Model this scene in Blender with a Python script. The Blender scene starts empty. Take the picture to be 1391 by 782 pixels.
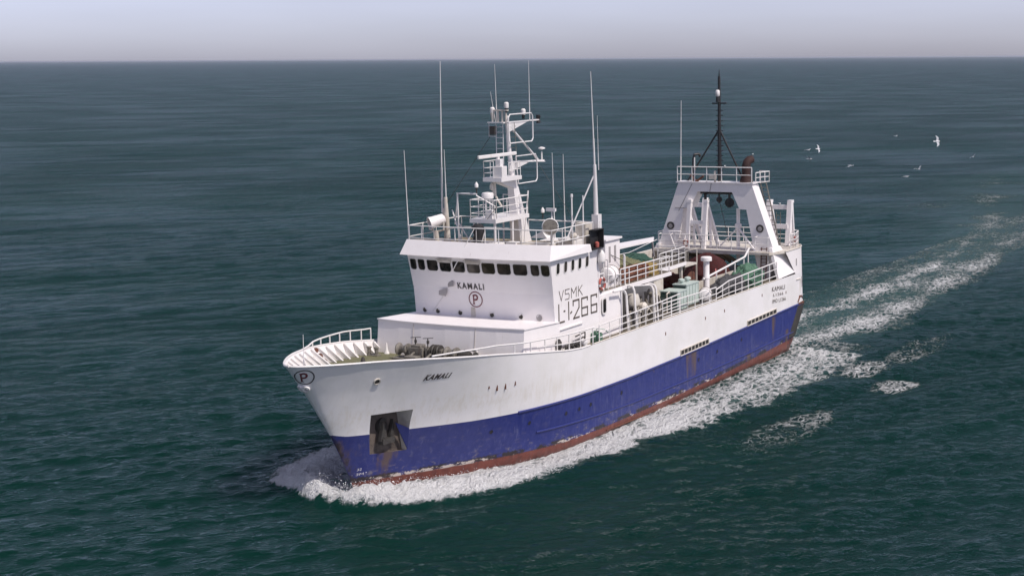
import bpy, bmesh, math, random
import numpy as np
from mathutils import Matrix, Vector, Quaternion
R = math.radians
random.seed(4)
sc = bpy.context.scene
col = sc.collection

# ------------------------------------------------------------------ camera
cam_d = bpy.data.cameras.new('camera'); cam = bpy.data.objects.new('camera', cam_d); col.objects.link(cam)
cx_ = Vector((-0.50574951, 0.86266159, -0.00569356)); cdn = Vector((0.12463936, 0.06653808, -0.98996854)); cf_ = Vector((-0.853629, -0.50138575, -0.14117319))
m3 = Matrix((cx_, -cdn, -cf_)).transposed()
cam.matrix_world = Matrix.Translation((77.4862, 57.0976, 26.5)) @ m3.to_4x4()
cam_d.sensor_width = 36; cam_d.lens = 36 * 2180.87 / 1391
cam_d.clip_start = 1; cam_d.clip_end = 120000
sc.camera = cam

# ------------------------------------------------------------------ sky, sun, exposure
SUN = Vector((0.09, 0.58, 0.81)).normalized()
w = bpy.data.worlds.new('World'); sc.world = w; w.use_nodes = True
nt = w.node_tree; nt.nodes.clear()
sky = nt.nodes.new('ShaderNodeTexSky'); sky.sky_type = 'NISHITA'; sky.sun_disc = False
sky.sun_elevation = math.asin(SUN.z); sky.sun_rotation = math.atan2(SUN.x, SUN.y)
sky.air_density = 0.45; sky.dust_density = 0.95; sky.ozone_density = 1.0
hsv = nt.nodes.new('ShaderNodeHueSaturation'); hsv.inputs['Saturation'].default_value = 0.62
mul = nt.nodes.new('ShaderNodeMix'); mul.data_type = 'RGBA'; mul.blend_type = 'MULTIPLY'; mul.inputs[0].default_value = 1
mul.inputs[7].default_value = (1.04, 0.95, 1.04, 1)
bg = nt.nodes.new('ShaderNodeBackground'); bg.inputs[1].default_value = 0.092
wo = nt.nodes.new('ShaderNodeOutputWorld')
nt.links.new(sky.outputs[0], hsv.inputs['Color']); nt.links.new(hsv.outputs[0], mul.inputs[6])
tcw = nt.nodes.new('ShaderNodeTexCoord'); mpw = nt.nodes.new('ShaderNodeMapping'); mpw.inputs['Scale'].default_value = (3, 3, 26)
nzw = nt.nodes.new('ShaderNodeTexNoise'); nzw.inputs['Scale'].default_value = 1.0; nzw.inputs['Detail'].default_value = 4
mrw = nt.nodes.new('ShaderNodeMapRange'); mrw.inputs[1].default_value = .3; mrw.inputs[2].default_value = .7; mrw.inputs[3].default_value = .94; mrw.inputs[4].default_value = 1.06
mu2 = nt.nodes.new('ShaderNodeVectorMath'); mu2.operation = 'SCALE'
nt.links.new(tcw.outputs['Generated'], mpw.inputs[0]); nt.links.new(mpw.outputs[0], nzw.inputs['Vector']); nt.links.new(nzw.outputs[0], mrw.inputs[0])
nt.links.new(mul.outputs[2], mu2.inputs[0]); nt.links.new(mrw.outputs[0], mu2.inputs['Scale']); nt.links.new(mu2.outputs[0], bg.inputs[0]); nt.links.new(bg.outputs[0], wo.inputs[0])
sd = bpy.data.lights.new('sun', 'SUN'); sd.energy = 2.15; sd.angle = R(0.6); sd.color = (1.0, 0.93, 0.86)
so = bpy.data.objects.new('sun', sd); col.objects.link(so)
so.rotation_mode = 'QUATERNION'; so.rotation_quaternion = SUN.to_track_quat('Z', 'Y')
sc.view_settings.view_transform = 'Standard'; sc.view_settings.look = 'None'
sc.view_settings.exposure = 0.76; sc.view_settings.gamma = 1.0
try: sc.view_settings.use_curve_mapping = False
except Exception: pass
sc.cycles.max_bounces = 6

# ------------------------------------------------------------------ materials
def N(nt, t, **kw):
    n = nt.nodes.new(t)
    for k, v in kw.items():
        if k in n.inputs: n.inputs[k].default_value = v
        else: setattr(n, k, v)
    return n
def math_(nt, op, a, b=None, c=None, clamp=False):
    n = nt.nodes.new('ShaderNodeMath'); n.operation = op; n.use_clamp = clamp
    for i, v in enumerate((a, b, c)):
        if v is None: continue
        if isinstance(v, (int, float)): n.inputs[i].default_value = v
        else: nt.links.new(v, n.inputs[i])
    return n.outputs[0]
def sstep(nt, x, a, b, lo=0.0, hi=1.0):
    n = nt.nodes.new('ShaderNodeMapRange'); n.interpolation_type = 'SMOOTHSTEP'
    nt.links.new(x, n.inputs[0])
    for i, v in zip((1, 2), (a, b)):
        if isinstance(v, (int, float)): n.inputs[i].default_value = v
        else: nt.links.new(v, n.inputs[i])
    n.inputs[3].default_value = lo; n.inputs[4].default_value = hi
    return n.outputs[0]
def mixc(nt, f, a, b):
    n = nt.nodes.new('ShaderNodeMix'); n.data_type = 'RGBA'
    for i, v in zip((0, 6, 7), (f, a, b)):
        if isinstance(v, (int, float)): n.inputs[i].default_value = v
        elif isinstance(v, tuple): n.inputs[i].default_value = v + (1,) if len(v) == 3 else v
        else: nt.links.new(v, n.inputs[i])
    return n.outputs[2]
def noise(nt, vec, scale, detail=4, rough=.55, sx=1, sy=1, sz=1, off=0):
    mp = nt.nodes.new('ShaderNodeMapping'); mp.inputs['Scale'].default_value = (sx, sy, sz); mp.inputs['Location'].default_value = (off, off, off)
    nt.links.new(vec, mp.inputs[0])
    n = nt.nodes.new('ShaderNodeTexNoise'); n.inputs['Scale'].default_value = scale; n.inputs['Detail'].default_value = detail; n.inputs['Roughness'].default_value = rough
    nt.links.new(mp.outputs[0], n.inputs['Vector']); return n.outputs[0]
def attr(nt, name):
    a = nt.nodes.new('ShaderNodeAttribute'); a.attribute_name = name; return a.outputs['Fac']
def newmat(name):
    m = bpy.data.materials.new(name); m.use_nodes = True; nt = m.node_tree
    return m, nt, nt.nodes['Principled BSDF']
def paint(name, c, c2=None, rough=.45, metal=0.0, scale=1.2, amt=.6, rust=0.0, bump=.0, rustc=(.16, .07, .03)):
    """weathered paint: base colour, a second tone in blotches, a few rust runs (vertical)"""
    m, nt, b = newmat(name)
    tc = nt.nodes.new('ShaderNodeTexCoord').outputs['Object']
    c2 = c2 or tuple(v * .8 for v in c)
    n1 = noise(nt, tc, scale, 6, .65)
    colr = mixc(nt, math_(nt, 'MULTIPLY', sstep(nt, n1, .42, .75), amt), c, c2)
    if rust:
        s = noise(nt, tc, 1.0, 5, .6, 5, 5, .55, 3.1)
        f = math_(nt, 'MULTIPLY', sstep(nt, s, .66 - .05 * rust, .80), min(1, rust))
        colr = mixc(nt, f, colr, rustc)
    nt.links.new(colr, b.inputs['Base Color'])
    b.inputs['Roughness'].default_value = rough; b.inputs['Metallic'].default_value = metal
    if bump:
        bp = nt.nodes.new('ShaderNodeBump'); bp.inputs['Strength'].default_value = bump; bp.inputs['Distance'].default_value = .05
        nt.links.new(noise(nt, tc, 3.0, 4, .6), bp.inputs['Height']); nt.links.new(bp.outputs[0], b.inputs['Normal'])
    return m
M = {}
M['white'] = paint('white_paint', (.87, .835, .83), (.80, .76, .75), .4, amt=.5, rust=.35, bump=.1)
M['white_clean'] = paint('white_rail_paint', (.76, .74, .73), (.62, .58, .50), .45, amt=.5, scale=3, rust=.25)
M['mast'] = paint('mast_white', (.74, .72, .72), (.60, .57, .52), .4, amt=.4, rust=.2)
M['cream'] = paint('aged_white', (.62, .58, .52), (.42, .37, .30), .55, amt=.8, rust=.7)
M['black'] = paint('black_paint', (.018, .018, .02), (.035, .03, .03), .5)
M['letter'] = paint('letter_paint', (.035, .03, .032), (.10, .09, .085), .6, scale=5, amt=.6)
M['letter_faded'] = paint('faded_letter_paint', (.10, .08, .065), (.20, .17, .145), .6, scale=5, amt=.7)
M['maroon'] = paint('maroon_paint', (.16, .035, .045), (.22, .08, .08), .5, scale=5)
M['foredeck'] = paint('foredeck_green', (.125, .125, .058), (.22, .20, .12), .7, scale=1.6, amt=.9, rust=.5, bump=.3)
M['deck'] = paint('deck_brown', (.16, .14, .105), (.075, .065, .05), .75, scale=1.1, amt=.9, rust=.8, bump=.3)
M['wood'] = paint('deck_wood', (.30, .25, .17), (.18, .14, .09), .75, scale=2, amt=.9)
M['rust'] = paint('rust', (.14, .055, .035), (.05, .025, .02), .85, scale=3, amt=.9, bump=.4)
M['rustpipe'] = paint('rusty_pipe', (.040, .017, .015), (.016, .010, .010), .8, scale=2.5, amt=.9, bump=.3)
M['gear'] = paint('oily_gear', (.20, .185, .16), (.07, .06, .05), .6, scale=4, amt=.95, rust=.9, bump=.3)
M['gear_dark'] = paint('dark_gear', (.05, .045, .04), (.02, .02, .02), .6, scale=4, amt=.9)
M['grey'] = paint('grey_paint', (.36, .34, .34), (.25, .23, .22), .5, amt=.7, rust=.4)
M['mint'] = paint('mint_paint', (.50, .58, .54), (.36, .43, .39), .5, scale=2, amt=.7, rust=.45)
M['green_dark'] = paint('dark_green_paint', (.045, .095, .08), (.09, .14, .12), .5, scale=2, amt=.8, rust=.3)
M['orange'] = paint('orange_plastic', (.24, .085, .04), (.11, .055, .035), .6, scale=6, amt=.9)
M['lifeorange'] = paint('lifebuoy_red', (.40, .10, .08), (.30, .09, .08), .5)
M['bluepaint'] = paint('blue_paint', (.022, .032, .17), (.03, .035, .13), .4, amt=.6, rust=.5, bump=.2)
M['stain'] = paint('stained_plate', (.13, .105, .09), (.028, .02, .017), .7, scale=1.1, amt=1, rust=1.0, bump=.2)
M['rubber'] = paint('rubber', (.02, .02, .02), (.04, .035, .03), .7)
M['gull'] = paint('gull_white', (.75, .75, .77), (.6, .6, .62), .7)
M['gullwing'] = paint('gull_grey', (.50, .52, .55), (.42, .43, .46), .7)
def netmat(name, c, c2):
    m, nt, b = newmat(name); tc = nt.nodes.new('ShaderNodeTexCoord').outputs['Object']
    a = noise(nt, tc, 5, 8, .8); k = noise(nt, tc, 26, 3, .6)
    colr = mixc(nt, sstep(nt, a, .35, .65), c, c2)
    colr = mixc(nt, sstep(nt, k, .40, .62), tuple(v * .35 for v in c), colr)
    nt.links.new(colr, b.inputs['Base Color']); b.inputs['Roughness'].default_value = .85
    bp = nt.nodes.new('ShaderNodeBump'); bp.inputs['Strength'].default_value = .9; bp.inputs['Distance'].default_value = .06
    nt.links.new(math_(nt, 'ADD', a, k), bp.inputs['Height']); nt.links.new(bp.outputs[0], b.inputs['Normal'])
    return m
M['net_green'] = netmat('net_green', (.09, .24, .15), (.20, .33, .24))
M['net_grey'] = netmat('net_grey', (.07, .07, .075), (.16, .16, .17))
M['net_red'] = netmat('net_red', (.055, .008, .008), (.13, .012, .012))
M['net_olive'] = netmat('net_olive', (.20, .21, .10), (.36, .34, .20))
M['net_yellow'] = netmat('net_yellow', (.50, .36, .10), (.36, .24, .10))
M['tarp'] = netmat('tarp_green', (.03, .10, .075), (.06, .16, .11))
def glassmat():
    m, nt, b = newmat('window_glass'); tc = nt.nodes.new('ShaderNodeTexCoord').outputs['Object']
    colr = mixc(nt, sstep(nt, noise(nt, tc, 1.3, 3, .5), .4, .7), (.012, .011, .010), (.055, .045, .038))
    nt.links.new(colr, b.inputs['Base Color']); b.inputs['Roughness'].default_value = .08; return m
M['glass'] = glassmat()
def hullmat():
    m, nt, b = newmat('hull_paint'); tc = nt.nodes.new('ShaderNodeTexCoord').outputs['Object']
    dr, db, ru, dk = attr(nt, 'dred'), attr(nt, 'dblue'), attr(nt, 'rust'), attr(nt, 'dark')
    big = noise(nt, tc, .35, 5, .6, 1, 1, 1.5); fine = noise(nt, tc, 2.2, 7, .7, 1, 1, .8, 5)
    run = noise(nt, tc, 1.0, 6, .7, 3.2, 3.2, .35, 2); spec = noise(nt, tc, 5.5, 4, .7, 1, 1, 1, 9)
    white = mixc(nt, sstep(nt, big, .35, .7), (.83, .81, .81), (.77, .755, .735))
    sx_ = nt.nodes.new('ShaderNodeSeparateXYZ'); nt.links.new(tc, sx_.inputs[0]); fore = sstep(nt, sx_.outputs[0], -26, -12, .18, 1)
    white = mixc(nt, math_(nt, 'MULTIPLY', sstep(nt, math_(nt, 'SUBTRACT', math_(nt, 'ADD', run, math_(nt, 'MULTIPLY', big, .25)), math_(nt, 'MULTIPLY', math_(nt, 'ABSOLUTE', math_(nt, 'SUBTRACT', db, 1.1)), .10)), .52, .80), math_(nt, 'MULTIPLY', fore, .40)), white, (.62, .56, .46))
    blue = mixc(nt, sstep(nt, fine, .35, .7), (.019, .028, .155), (.030, .040, .185))
    # scuffed, chalky patches on the blue, more of them towards the lower edge
    low = sstep(nt, dr, 1.5, .1)
    sc1 = math_(nt, 'MULTIPLY', sstep(nt, noise(nt, tc, 1.6, 8, .75, 1, 1, 2.2, 7), .53, .68), math_(nt, 'ADD', math_(nt, 'MULTIPLY', low, .95), .22))
    blue = mixc(nt, sc1, blue, (.17, .155, .18))
    blue = mixc(nt, math_(nt, 'MULTIPLY', sstep(nt, run, .56, .70), .42), blue, (.14, .15, .27))
    blue = mixc(nt, math_(nt, 'MULTIPLY', sstep(nt, spec, .69, .73), .7), blue, (.02, .02, .035))
    red = mixc(nt, sstep(nt, fine, .38, .7), (.17, .048, .034), (.105, .034, .028))
    red = mixc(nt, math_(nt, 'MULTIPLY', sstep(nt, run, .58, .72), .5), red, (.26, .13, .09))
    edge = math_(nt, 'ADD', dr, math_(nt, 'MULTIPLY', math_(nt, 'SUBTRACT', spec, .5), .45))
    c = mixc(nt, sstep(nt, dr, -.01, .01), red, blue)
    # dark growth and white flakes along the boot top
    band = math_(nt, 'MULTIPLY', sstep(nt, edge, -.06, .02), sstep(nt, edge, .34, .20))
    bmask = sstep(nt, noise(nt, tc, .45, 6, .7, 1, 1, 2, 21), .44, .54)
    c = mixc(nt, math_(nt, 'MULTIPLY', band, bmask), c, (.028, .022, .025))
    fl = math_(nt, 'ADD', math_(nt, 'MULTIPLY', noise(nt, tc, 2.6, 5, .75, .5, .5, 1.6, 31), .6), math_(nt, 'MULTIPLY', noise(nt, tc, .22, 2, .5, 1, 1, 1, 41), .5))
    flk = math_(nt, 'MULTIPLY', math_(nt, 'MULTIPLY', sstep(nt, dr, -.08, -.02), sstep(nt, edge, .17, .12)), sstep(nt, fl, .60, .625))
    c = mixc(nt, flk, c, (.50, .44, .40))
    c = mixc(nt, sstep(nt, db, -.012, .012), c, white)
    c = mixc(nt, math_(nt, 'MULTIPLY', sstep(nt, math_(nt, 'ADD', ru, math_(nt, 'MULTIPLY', math_(nt, 'SUBTRACT', run, .5), 1.3)), .30, .85), .85), c, (.115, .075, .055))
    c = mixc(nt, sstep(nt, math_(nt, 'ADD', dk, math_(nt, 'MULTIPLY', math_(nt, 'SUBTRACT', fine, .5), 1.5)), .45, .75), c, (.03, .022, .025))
    nt.links.new(c, b.inputs['Base Color']); b.inputs['Roughness'].default_value = .38
    bp = nt.nodes.new('ShaderNodeBump'); bp.inputs['Strength'].default_value = .55; bp.inputs['Distance'].default_value = .10
    frames = noise(nt, tc, .9, 2, .5, 1.2, .1, .45, 4)
    nt.links.new(math_(nt, 'ADD', frames, math_(nt, 'MULTIPLY', fine, .12)), bp.inputs['Height']); nt.links.new(bp.outputs[0], b.inputs['Normal'])
    return m
M['hull'] = hullmat()

# ------------------------------------------------------------------ helpers
def link(o, parent=None):
    col.objects.link(o)
    if parent is not None: o.parent = parent
    return o
def tag(o, label=None, cat=None, group=None, kind=None):
    if label: o['label'] = label
    if cat: o['category'] = cat
    if group: o['group'] = group
    if kind: o['kind'] = kind
    return o
class MB:
    """collects boxes, tubes, prisms and sheets, then links them as one mesh object"""
    def __init__(s): s.v = []; s.f = []; s.mi = []; s.m = 0; s.sm = []
    def add(s, vs, fs, smooth=False):
        b = len(s.v); s.v += [tuple(v) for v in vs]
        for f in fs: s.f.append([b + i for i in f]); s.mi.append(s.m); s.sm.append(smooth)
        return s
    def box(s, x0, x1, y0, y1, z0, z1):
        return s.hexa([(x0, y0, z0), (x1, y0, z0), (x1, y1, z0), (x0, y1, z0), (x0, y0, z1), (x1, y0, z1), (x1, y1, z1), (x0, y1, z1)])
    def hexa(s, p):
        return s.add(p, [(3, 2, 1, 0), (4, 5, 6, 7), (0, 1, 5, 4), (1, 2, 6, 5), (2, 3, 7, 6), (3, 0, 4, 7)])
    def tube(s, pts, r, n=8, r2=None, closed=False):
        pts = [Vector(p) for p in pts]; k = len(pts); r2 = r if r2 is None else r2
        rings = []; up = None
        for i, p in enumerate(pts):
            if closed: d = pts[(i + 1) % k] - pts[i - 1]
            elif i == 0: d = pts[1] - p
            elif i == k - 1: d = p - pts[i - 1]
            else: d = (pts[i + 1] - p).normalized() + (p - pts[i - 1]).normalized()
            if d.length < 1e-9: d = Vector((0, 0, 1))
            d.normalize()
            a = Vector((0, 0, 1)) if abs(d.z) < .9 else Vector((1, 0, 0))
            if up is not None: a = up
            u = d.cross(a)
            if u.length < 1e-6: u = d.cross(Vector((0, 1, 0)))
            u.normalize(); q = u.cross(d).normalized(); up = q
            rr = r + (r2 - r) * i / max(1, k - 1)
            rings.append([p + (u * math.cos(t) + q * math.sin(t)) * rr for t in [2 * math.pi * j / n for j in range(n)]])
        vs = [v for g in rings for v in g]; fs = []
        for i in range(k if closed else k - 1):
            a0 = i * n; b0 = ((i + 1) % k) * n
            for j in range(n): fs.append((a0 + j, a0 + (j + 1) % n, b0 + (j + 1) % n, b0 + j))
        if not closed: fs += [tuple(range(n))[::-1], tuple((k - 1) * n + j for j in range(n))]
        return s.add(vs, fs, True)
    def bar(s, a, b, wx, wz, up=(0, 0, 1)):
        a = Vector(a); b = Vector(b); d = (b - a).normalized(); u = d.cross(Vector(up))
        if u.length < 1e-5: u = d.cross(Vector((1, 0, 0)))
        u.normalize(); q = u.cross(d).normalized(); u *= wx / 2; q *= wz / 2
        return s.hexa([a - u - q, a + u - q, b + u - q, b - u - q, a - u + q, a + u + q, b + u + q, b - u + q])
    def prism(s, poly, d):
        """poly: 3-D points of a planar face, d: extrusion vector"""
        n = len(poly); d = Vector(d); vs = [Vector(p) for p in poly] + [Vector(p) + d for p in poly]
        return s.add(vs, [tuple(range(n))[::-1], tuple(range(n, 2 * n))] + [(i, (i + 1) % n, n + (i + 1) % n, n + i) for i in range(n)])
    def lathe(s, o, prof, axis='z', n=16, caps=True):
        o = Vector(o); vs = []; fs = []; ax = {'x': (Vector((0, 1, 0)), Vector((0, 0, 1)), Vector((1, 0, 0))), 'y': (Vector((0, 0, 1)), Vector((1, 0, 0)), Vector((0, 1, 0))), 'z': (Vector((1, 0, 0)), Vector((0, 1, 0)), Vector((0, 0, 1)))}
        if isinstance(axis, str): u, v, wv = ax[axis]
        else:
            wv = Vector(axis).normalized(); u = wv.orthogonal().normalized(); v = wv.cross(u)
        for r, h in prof:
            for j in range(n):
                t = 2 * math.pi * j / n; vs.append(o + (u * math.cos(t) + v * math.sin(t)) * r + wv * h)
        for i in range(len(prof) - 1):
            for j in range(n): fs.append((i * n + j, i * n + (j + 1) % n, (i + 1) * n + (j + 1) % n, (i + 1) * n + j))
        if caps: fs += [tuple(range(n))[::-1], tuple((len(prof) - 1) * n + j for j in range(n))]
        return s.add(vs, fs, True)
    def build(s, name, mat, parent=None, label=None, bevel=0.0):
        me = bpy.data.meshes.new(name); me.from_pydata(s.v, [], s.f); me.update()
        for mt in (mat if isinstance(mat, (list, tuple)) else [mat]): me.materials.append(mt)
        me.polygons.foreach_set('material_index', s.mi)
        me.polygons.foreach_set('use_smooth', s.sm)
        bm = bmesh.new(); bm.from_mesh(me); bmesh.ops.recalc_face_normals(bm, faces=bm.faces)
        if bevel: bmesh.ops.bevel(bm, geom=[e for e in bm.edges if len(e.link_faces) == 2 and e.calc_face_angle(0) > .6], offset=bevel, segments=2, affect='EDGES', profile=.5)
        for e in bm.edges:
            if len(e.link_faces) == 2 and e.calc_face_angle(0) > .7: e.smooth = False
        bm.to_mesh(me); bm.free()
        o = bpy.data.objects.new(name, me); link(o, parent)
        if label: o['label'] = label
        return o

# ------------------------------------------------------------------ the ship's frame
MS = Matrix(((.999971503, .000113483, .007548541), (0, .999887011, -.015031262), (-.007549394, .015031698, .999858517))).to_4x4()
ship = bpy.data.objects.new('fishing_trawler', None); link(ship); ship.matrix_world = MS; ship.empty_display_size = 3
tag(ship, 'large white stern trawler with a blue band and red boot top, steaming through the sea', 'fishing boat')
def onship(o, loc=(0, 0, 0), rz=0):
    o.matrix_world = MS @ Matrix.Translation(loc) @ Matrix.Rotation(rz, 4, 'Z'); return o
def empty(name, loc, rz=0, ship_frame=True):
    o = bpy.data.objects.new(name, None); link(o); o.empty_display_size = .5
    if ship_frame: onship(o, loc, rz)
    else: o.matrix_world = Matrix.Translation(loc) @ Matrix.Rotation(rz, 4, 'Z')
    return o

def lerp(x, t):
    if x <= t[0][0]: return t[0][1]
    for (a, p), (b, q) in zip(t, t[1:]):
        if x <= b: return p + (q - p) * (x - a) / (b - a)
    return t[-1][1]
def inc(t): return sorted(t)
STEM = [(-3, -1.4), (0, -.5), (1.2, 0), (4.15, 1.75), (7, 3.75), (9.1, 5.45), (9.6, 5.85)]
STERN = [(-3, -56), (-1, -59), (.4, -61.1), (3.55, -64.0), (3.75, -63.75), (9, -63.3)]
def smooth_curve(t, step):
    """Catmull-Rom through the table, resampled"""
    xs = [a for a, _ in t]; out = []; n = int((xs[-1] - xs[0]) / step) + 1
    for i in range(n + 1):
        x = min(xs[0] + i * step, xs[-1]); k = max(0, min(len(t) - 2, sum(1 for a in xs if a <= x) - 1))
        x0, y0 = t[k]; x1, y1 = t[k + 1]; h = x1 - x0; u = (x - x0) / h
        m0 = (y1 - t[k - 1][1]) / (x1 - t[k - 1][0]) if k > 0 else (y1 - y0) / h
        m1 = (t[k + 2][1] - y0) / (t[k + 2][0] - x0) if k + 2 < len(t) else (y1 - y0) / h
        out.append((x, (2 * u**3 - 3 * u**2 + 1) * y0 + (u**3 - 2 * u**2 + u) * h * m0 + (-2 * u**3 + 3 * u**2) * y1 + (u**3 - u**2) * h * m1))
    return out
_ws = smooth_curve([(0, 0), (1, .55), (2, .95), (4, 1.75), (8, 3.55), (12, 5.0), (16, 5.9), (20, 6.3), (24, 6.4)], .1)
_rs = smooth_curve([(0, 0), (.1, .36), (.35, .70), (.8, 1.12), (1.5, 1.68), (2.5, 2.38), (3.5, 2.98), (5.5, 4.02), (7.5, 4.95), (9.5, 5.65), (11.5, 6.1), (13.5, 6.32), (15.6, 6.4)], .05)
def tab(s, t, step): 
    if s <= 0: return 0.0
    f = s / step; i = int(f)
    if i >= len(t) - 1: return t[-1][1]
    return t[i][1] + (t[i + 1][1] - t[i][1]) * (f - i)
def xstem(z): return lerp(z, STEM)
def xstern(z): return lerp(z, STERN)
def hull_y(x, z):
    s = max(0.0, xstem(z) - x)
    wl = tab(s, _ws, .1) * (1 if z > 0 else max(.3, 1 + z * .12)); r = tab(s, _rs, .05)
    b = min(max((z + .5) / 9.8, 0), 1) ** 1.7
    y = wl * (1 - b) + r * b
    d = x - xstern(z)
    if d < 3.2: u = max(0, min(1, 1 - d / 3.2)); y = min(y, 6.4 - 1.6 * (1 - math.sqrt(max(0, 1 - u * u))))
    return y
ZRIM = inc([(5.9, 9.04), (4, 8.93), (1, 8.78), (-2, 8.52), (-4, 8.3), (-8, 7.87), (-12, 7.33), (-15, 6.93), (-16.6, 6.72), (-18.5, 6.58), (-64.5, 6.56)])
ZBLUE = inc([(5, 4.25), (1.7, 4.2), (1, 4.02), (-.5, 3.92), (-3.2, 3.81), (-7.5, 3.58), (-11.4, 3.46), (-18, 3.3), (-26.3, 3.19), (-34, 3.22), (-41, 3.33), (-50, 3.5), (-59.6, 3.66), (-64.5, 3.68)])
ZRED = inc([(5, 1.0), (-1.9, .80), (-4.2, .70), (-8.3, .62), (-14.6, .46), (-22.8, .40), (-31.3, .36), (-42.7, .38), (-52.4, .62), (-58, .80), (-64.5, .95)])
def zrim(x): return lerp(x, ZRIM)
def zdeck(x): return lerp(x, inc([(6, 8.0), (1, 7.75), (-4, 7.35), (-8, 6.95), (-12, 6.62), (-14.5, 6.5), (-65, 6.5)]))
def hull_n(x, z):
    e = .05
    dx = (hull_y(x + e, z) - hull_y(x - e, z)) / (2 * e); dz = (hull_y(x, z + e) - hull_y(x, z - e)) / (2 * e)
    return Vector((-dx, 1, -dz)).normalized()

# ------------------------------------------------------------------ hull
def build_hull():
    srow = [0, .03, .08, .15, .25, .4, .6, .8, 1.05] + [1.3 + .25 * i for i in range(92)]
    nb = len(srow); nm = 130; ns = 12; ntr = 8
    rows = [-2.2, -1.2, -.5]
    levels = [('a', v) for v in rows] + [('r', k / 3) for k in range(0, 4)] + [('b', k / 12) for k in range(1, 13)] + [('w', k / 18) for k in range(1, 19)]
    def zat(lv, x):
        k, v = lv
        if k == 'a': return v
        if k == 'r': return -.2 + (lerp(x, ZRED) + .2) * v
        if k == 'b': return lerp(x, ZRED) + (lerp(x, ZBLUE) - lerp(x, ZRED)) * v
        return lerp(x, ZBLUE) + (zrim(x) - lerp(x, ZBLUE)) * v
    V = []; dr = []; db = []; ru = []; dk = []
    nper = nb + nm + ns + ntr
    for side in (1, -1):
        for lv in levels:
            for i in range(nper):
                x = 0.0; z = zat(lv, 2.0)
                for _ in range(8):
                    xs = xstem(z); xe = xstern(z)
                    if i < nb: x = xs - srow[i]; 
                    elif i < nb + nm: x = (xs - srow[-1]) + ((xe + 3.2) - (xs - srow[-1])) * (i - nb + 1) / nm
                    elif i < nb + nm + ns: a = (i - nb - nm + 1) / ns * math.pi / 2; x = xe + 3.2 * (1 - math.sin(a))
                    else: x = xe
                    z = zat(lv, x)
                if i < nb + nm + ns: y = hull_y(x, z) if i > 0 else 0.0
                else: y = hull_y(x, z) * (1 - (i - nb - nm - ns + 1) / ntr)
                if i < nb: db_ = 0
                V.append((x, side * max(0, y), z))
                d1 = z - lerp(x, ZRED); d2 = z - lerp(x, ZBLUE); dr.append(d1); db.append(d2)
                r_ = 0.0; k_ = 0.0
                if side > 0:
                    # rust run under the forward and after mooring recesses, below the anchor pocket, at the stem
                    for xc, wd, top, ln in ((-37.2, 1.3, 3.3, 3.0), (-36.0, .6, 3.3, 2.4), (-54.3, .8, 3.4, 2.4), (-57.6, .8, 1.9, 1.6), (-48.5, 1.2, 1.2, 1.0), (-2.1, 1.25, 3.2, 2.9), (-2.15, .5, 4.2, 3.6), (-1.5, .3, 3.6, 2.6), (-29.9, .12, 3.3, 2.0)):
                        t = (top - z) / ln
                        if 0 < t < 1.25: r_ = max(r_, (1.15 - t * .8) * max(0, 1 - abs(x - xc) / wd))
                    if d2 < 0.0 and xs - x < 2.2 and z > .4: r_ = max(r_, .55 * (1 - (xs - x) / 2.2) * (1.2 - abs(z - 3) / 3))
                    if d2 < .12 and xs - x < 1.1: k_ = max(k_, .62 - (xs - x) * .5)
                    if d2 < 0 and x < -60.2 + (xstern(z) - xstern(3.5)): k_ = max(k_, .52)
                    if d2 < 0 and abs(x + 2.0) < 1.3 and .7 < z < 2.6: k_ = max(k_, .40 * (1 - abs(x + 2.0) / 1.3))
                ru.append(r_); dk.append(k_)
    nl = len(levels); F = []
    for s_ in range(2):
        o = s_ * nl * nper
        for l in range(nl - 1):
            for i in range(nper - 1):
                a = o + l * nper + i; q = (a, a + 1, a + nper + 1, a + nper)
                F.append(q[::-1] if s_ == 0 else q)
    me = bpy.data.meshes.new('hull'); me.from_pydata(V, [], F); me.materials.append(M['hull'])
    for nm_, arr in (('dred', dr), ('dblue', db), ('rust', ru), ('dark', dk)):
        a = me.attributes.new(nm_, 'FLOAT', 'POINT'); a.data.foreach_set('value', arr)
    bm = bmesh.new(); bm.from_mesh(me)
    bmesh.ops.remove_doubles(bm, verts=bm.verts, dist=.004)
    # the anchor recess: cut its outline into the plating, both sides
    PK = [(-.10, 5.22), (-2.80, 5.16), (-3.35, 2.40), (-.85, 2.55)]
    for side in (1, -1):
        for k in range(4):
            (xa, za), (xb, zb) = PK[k], PK[(k + 1) % 4]
            fs = [f for f in bm.faces if f.calc_center_median().y * side > .05 and -4.5 < f.calc_center_median().x < 1.2 and 1.8 < f.calc_center_median().z < 6]
            ed = set(e for f in fs for e in f.edges); vv = set(v for f in fs for v in f.verts)
            bmesh.ops.bisect_plane(bm, geom=list(fs) + list(ed) + list(vv), plane_co=(xa, 0, za), plane_no=Vector((zb - za, 0, -(xb - xa))).normalized(), dist=1e-4)
        kill = []
        for f in bm.faces:
            c = f.calc_center_median()
            if c.y * side < .05: continue
            ins = True
            for k in range(4):
                (xa, za), (xb, zb) = PK[k], PK[(k + 1) % 4]
                if (xb - xa) * (c.z - za) - (zb - za) * (c.x - xa) < -1e-4: ins = False   # counter-clockwise seen from -Y
            if ins: kill.append(f)
        bmesh.ops.delete(bm, geom=kill, context='FACES')
    for f in bm.faces: f.smooth = True
    bm.to_mesh(me); bm.free()
    o = bpy.data.objects.new('hull', me); link(o, ship); return o, PK
hull, PK = build_hull()

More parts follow.
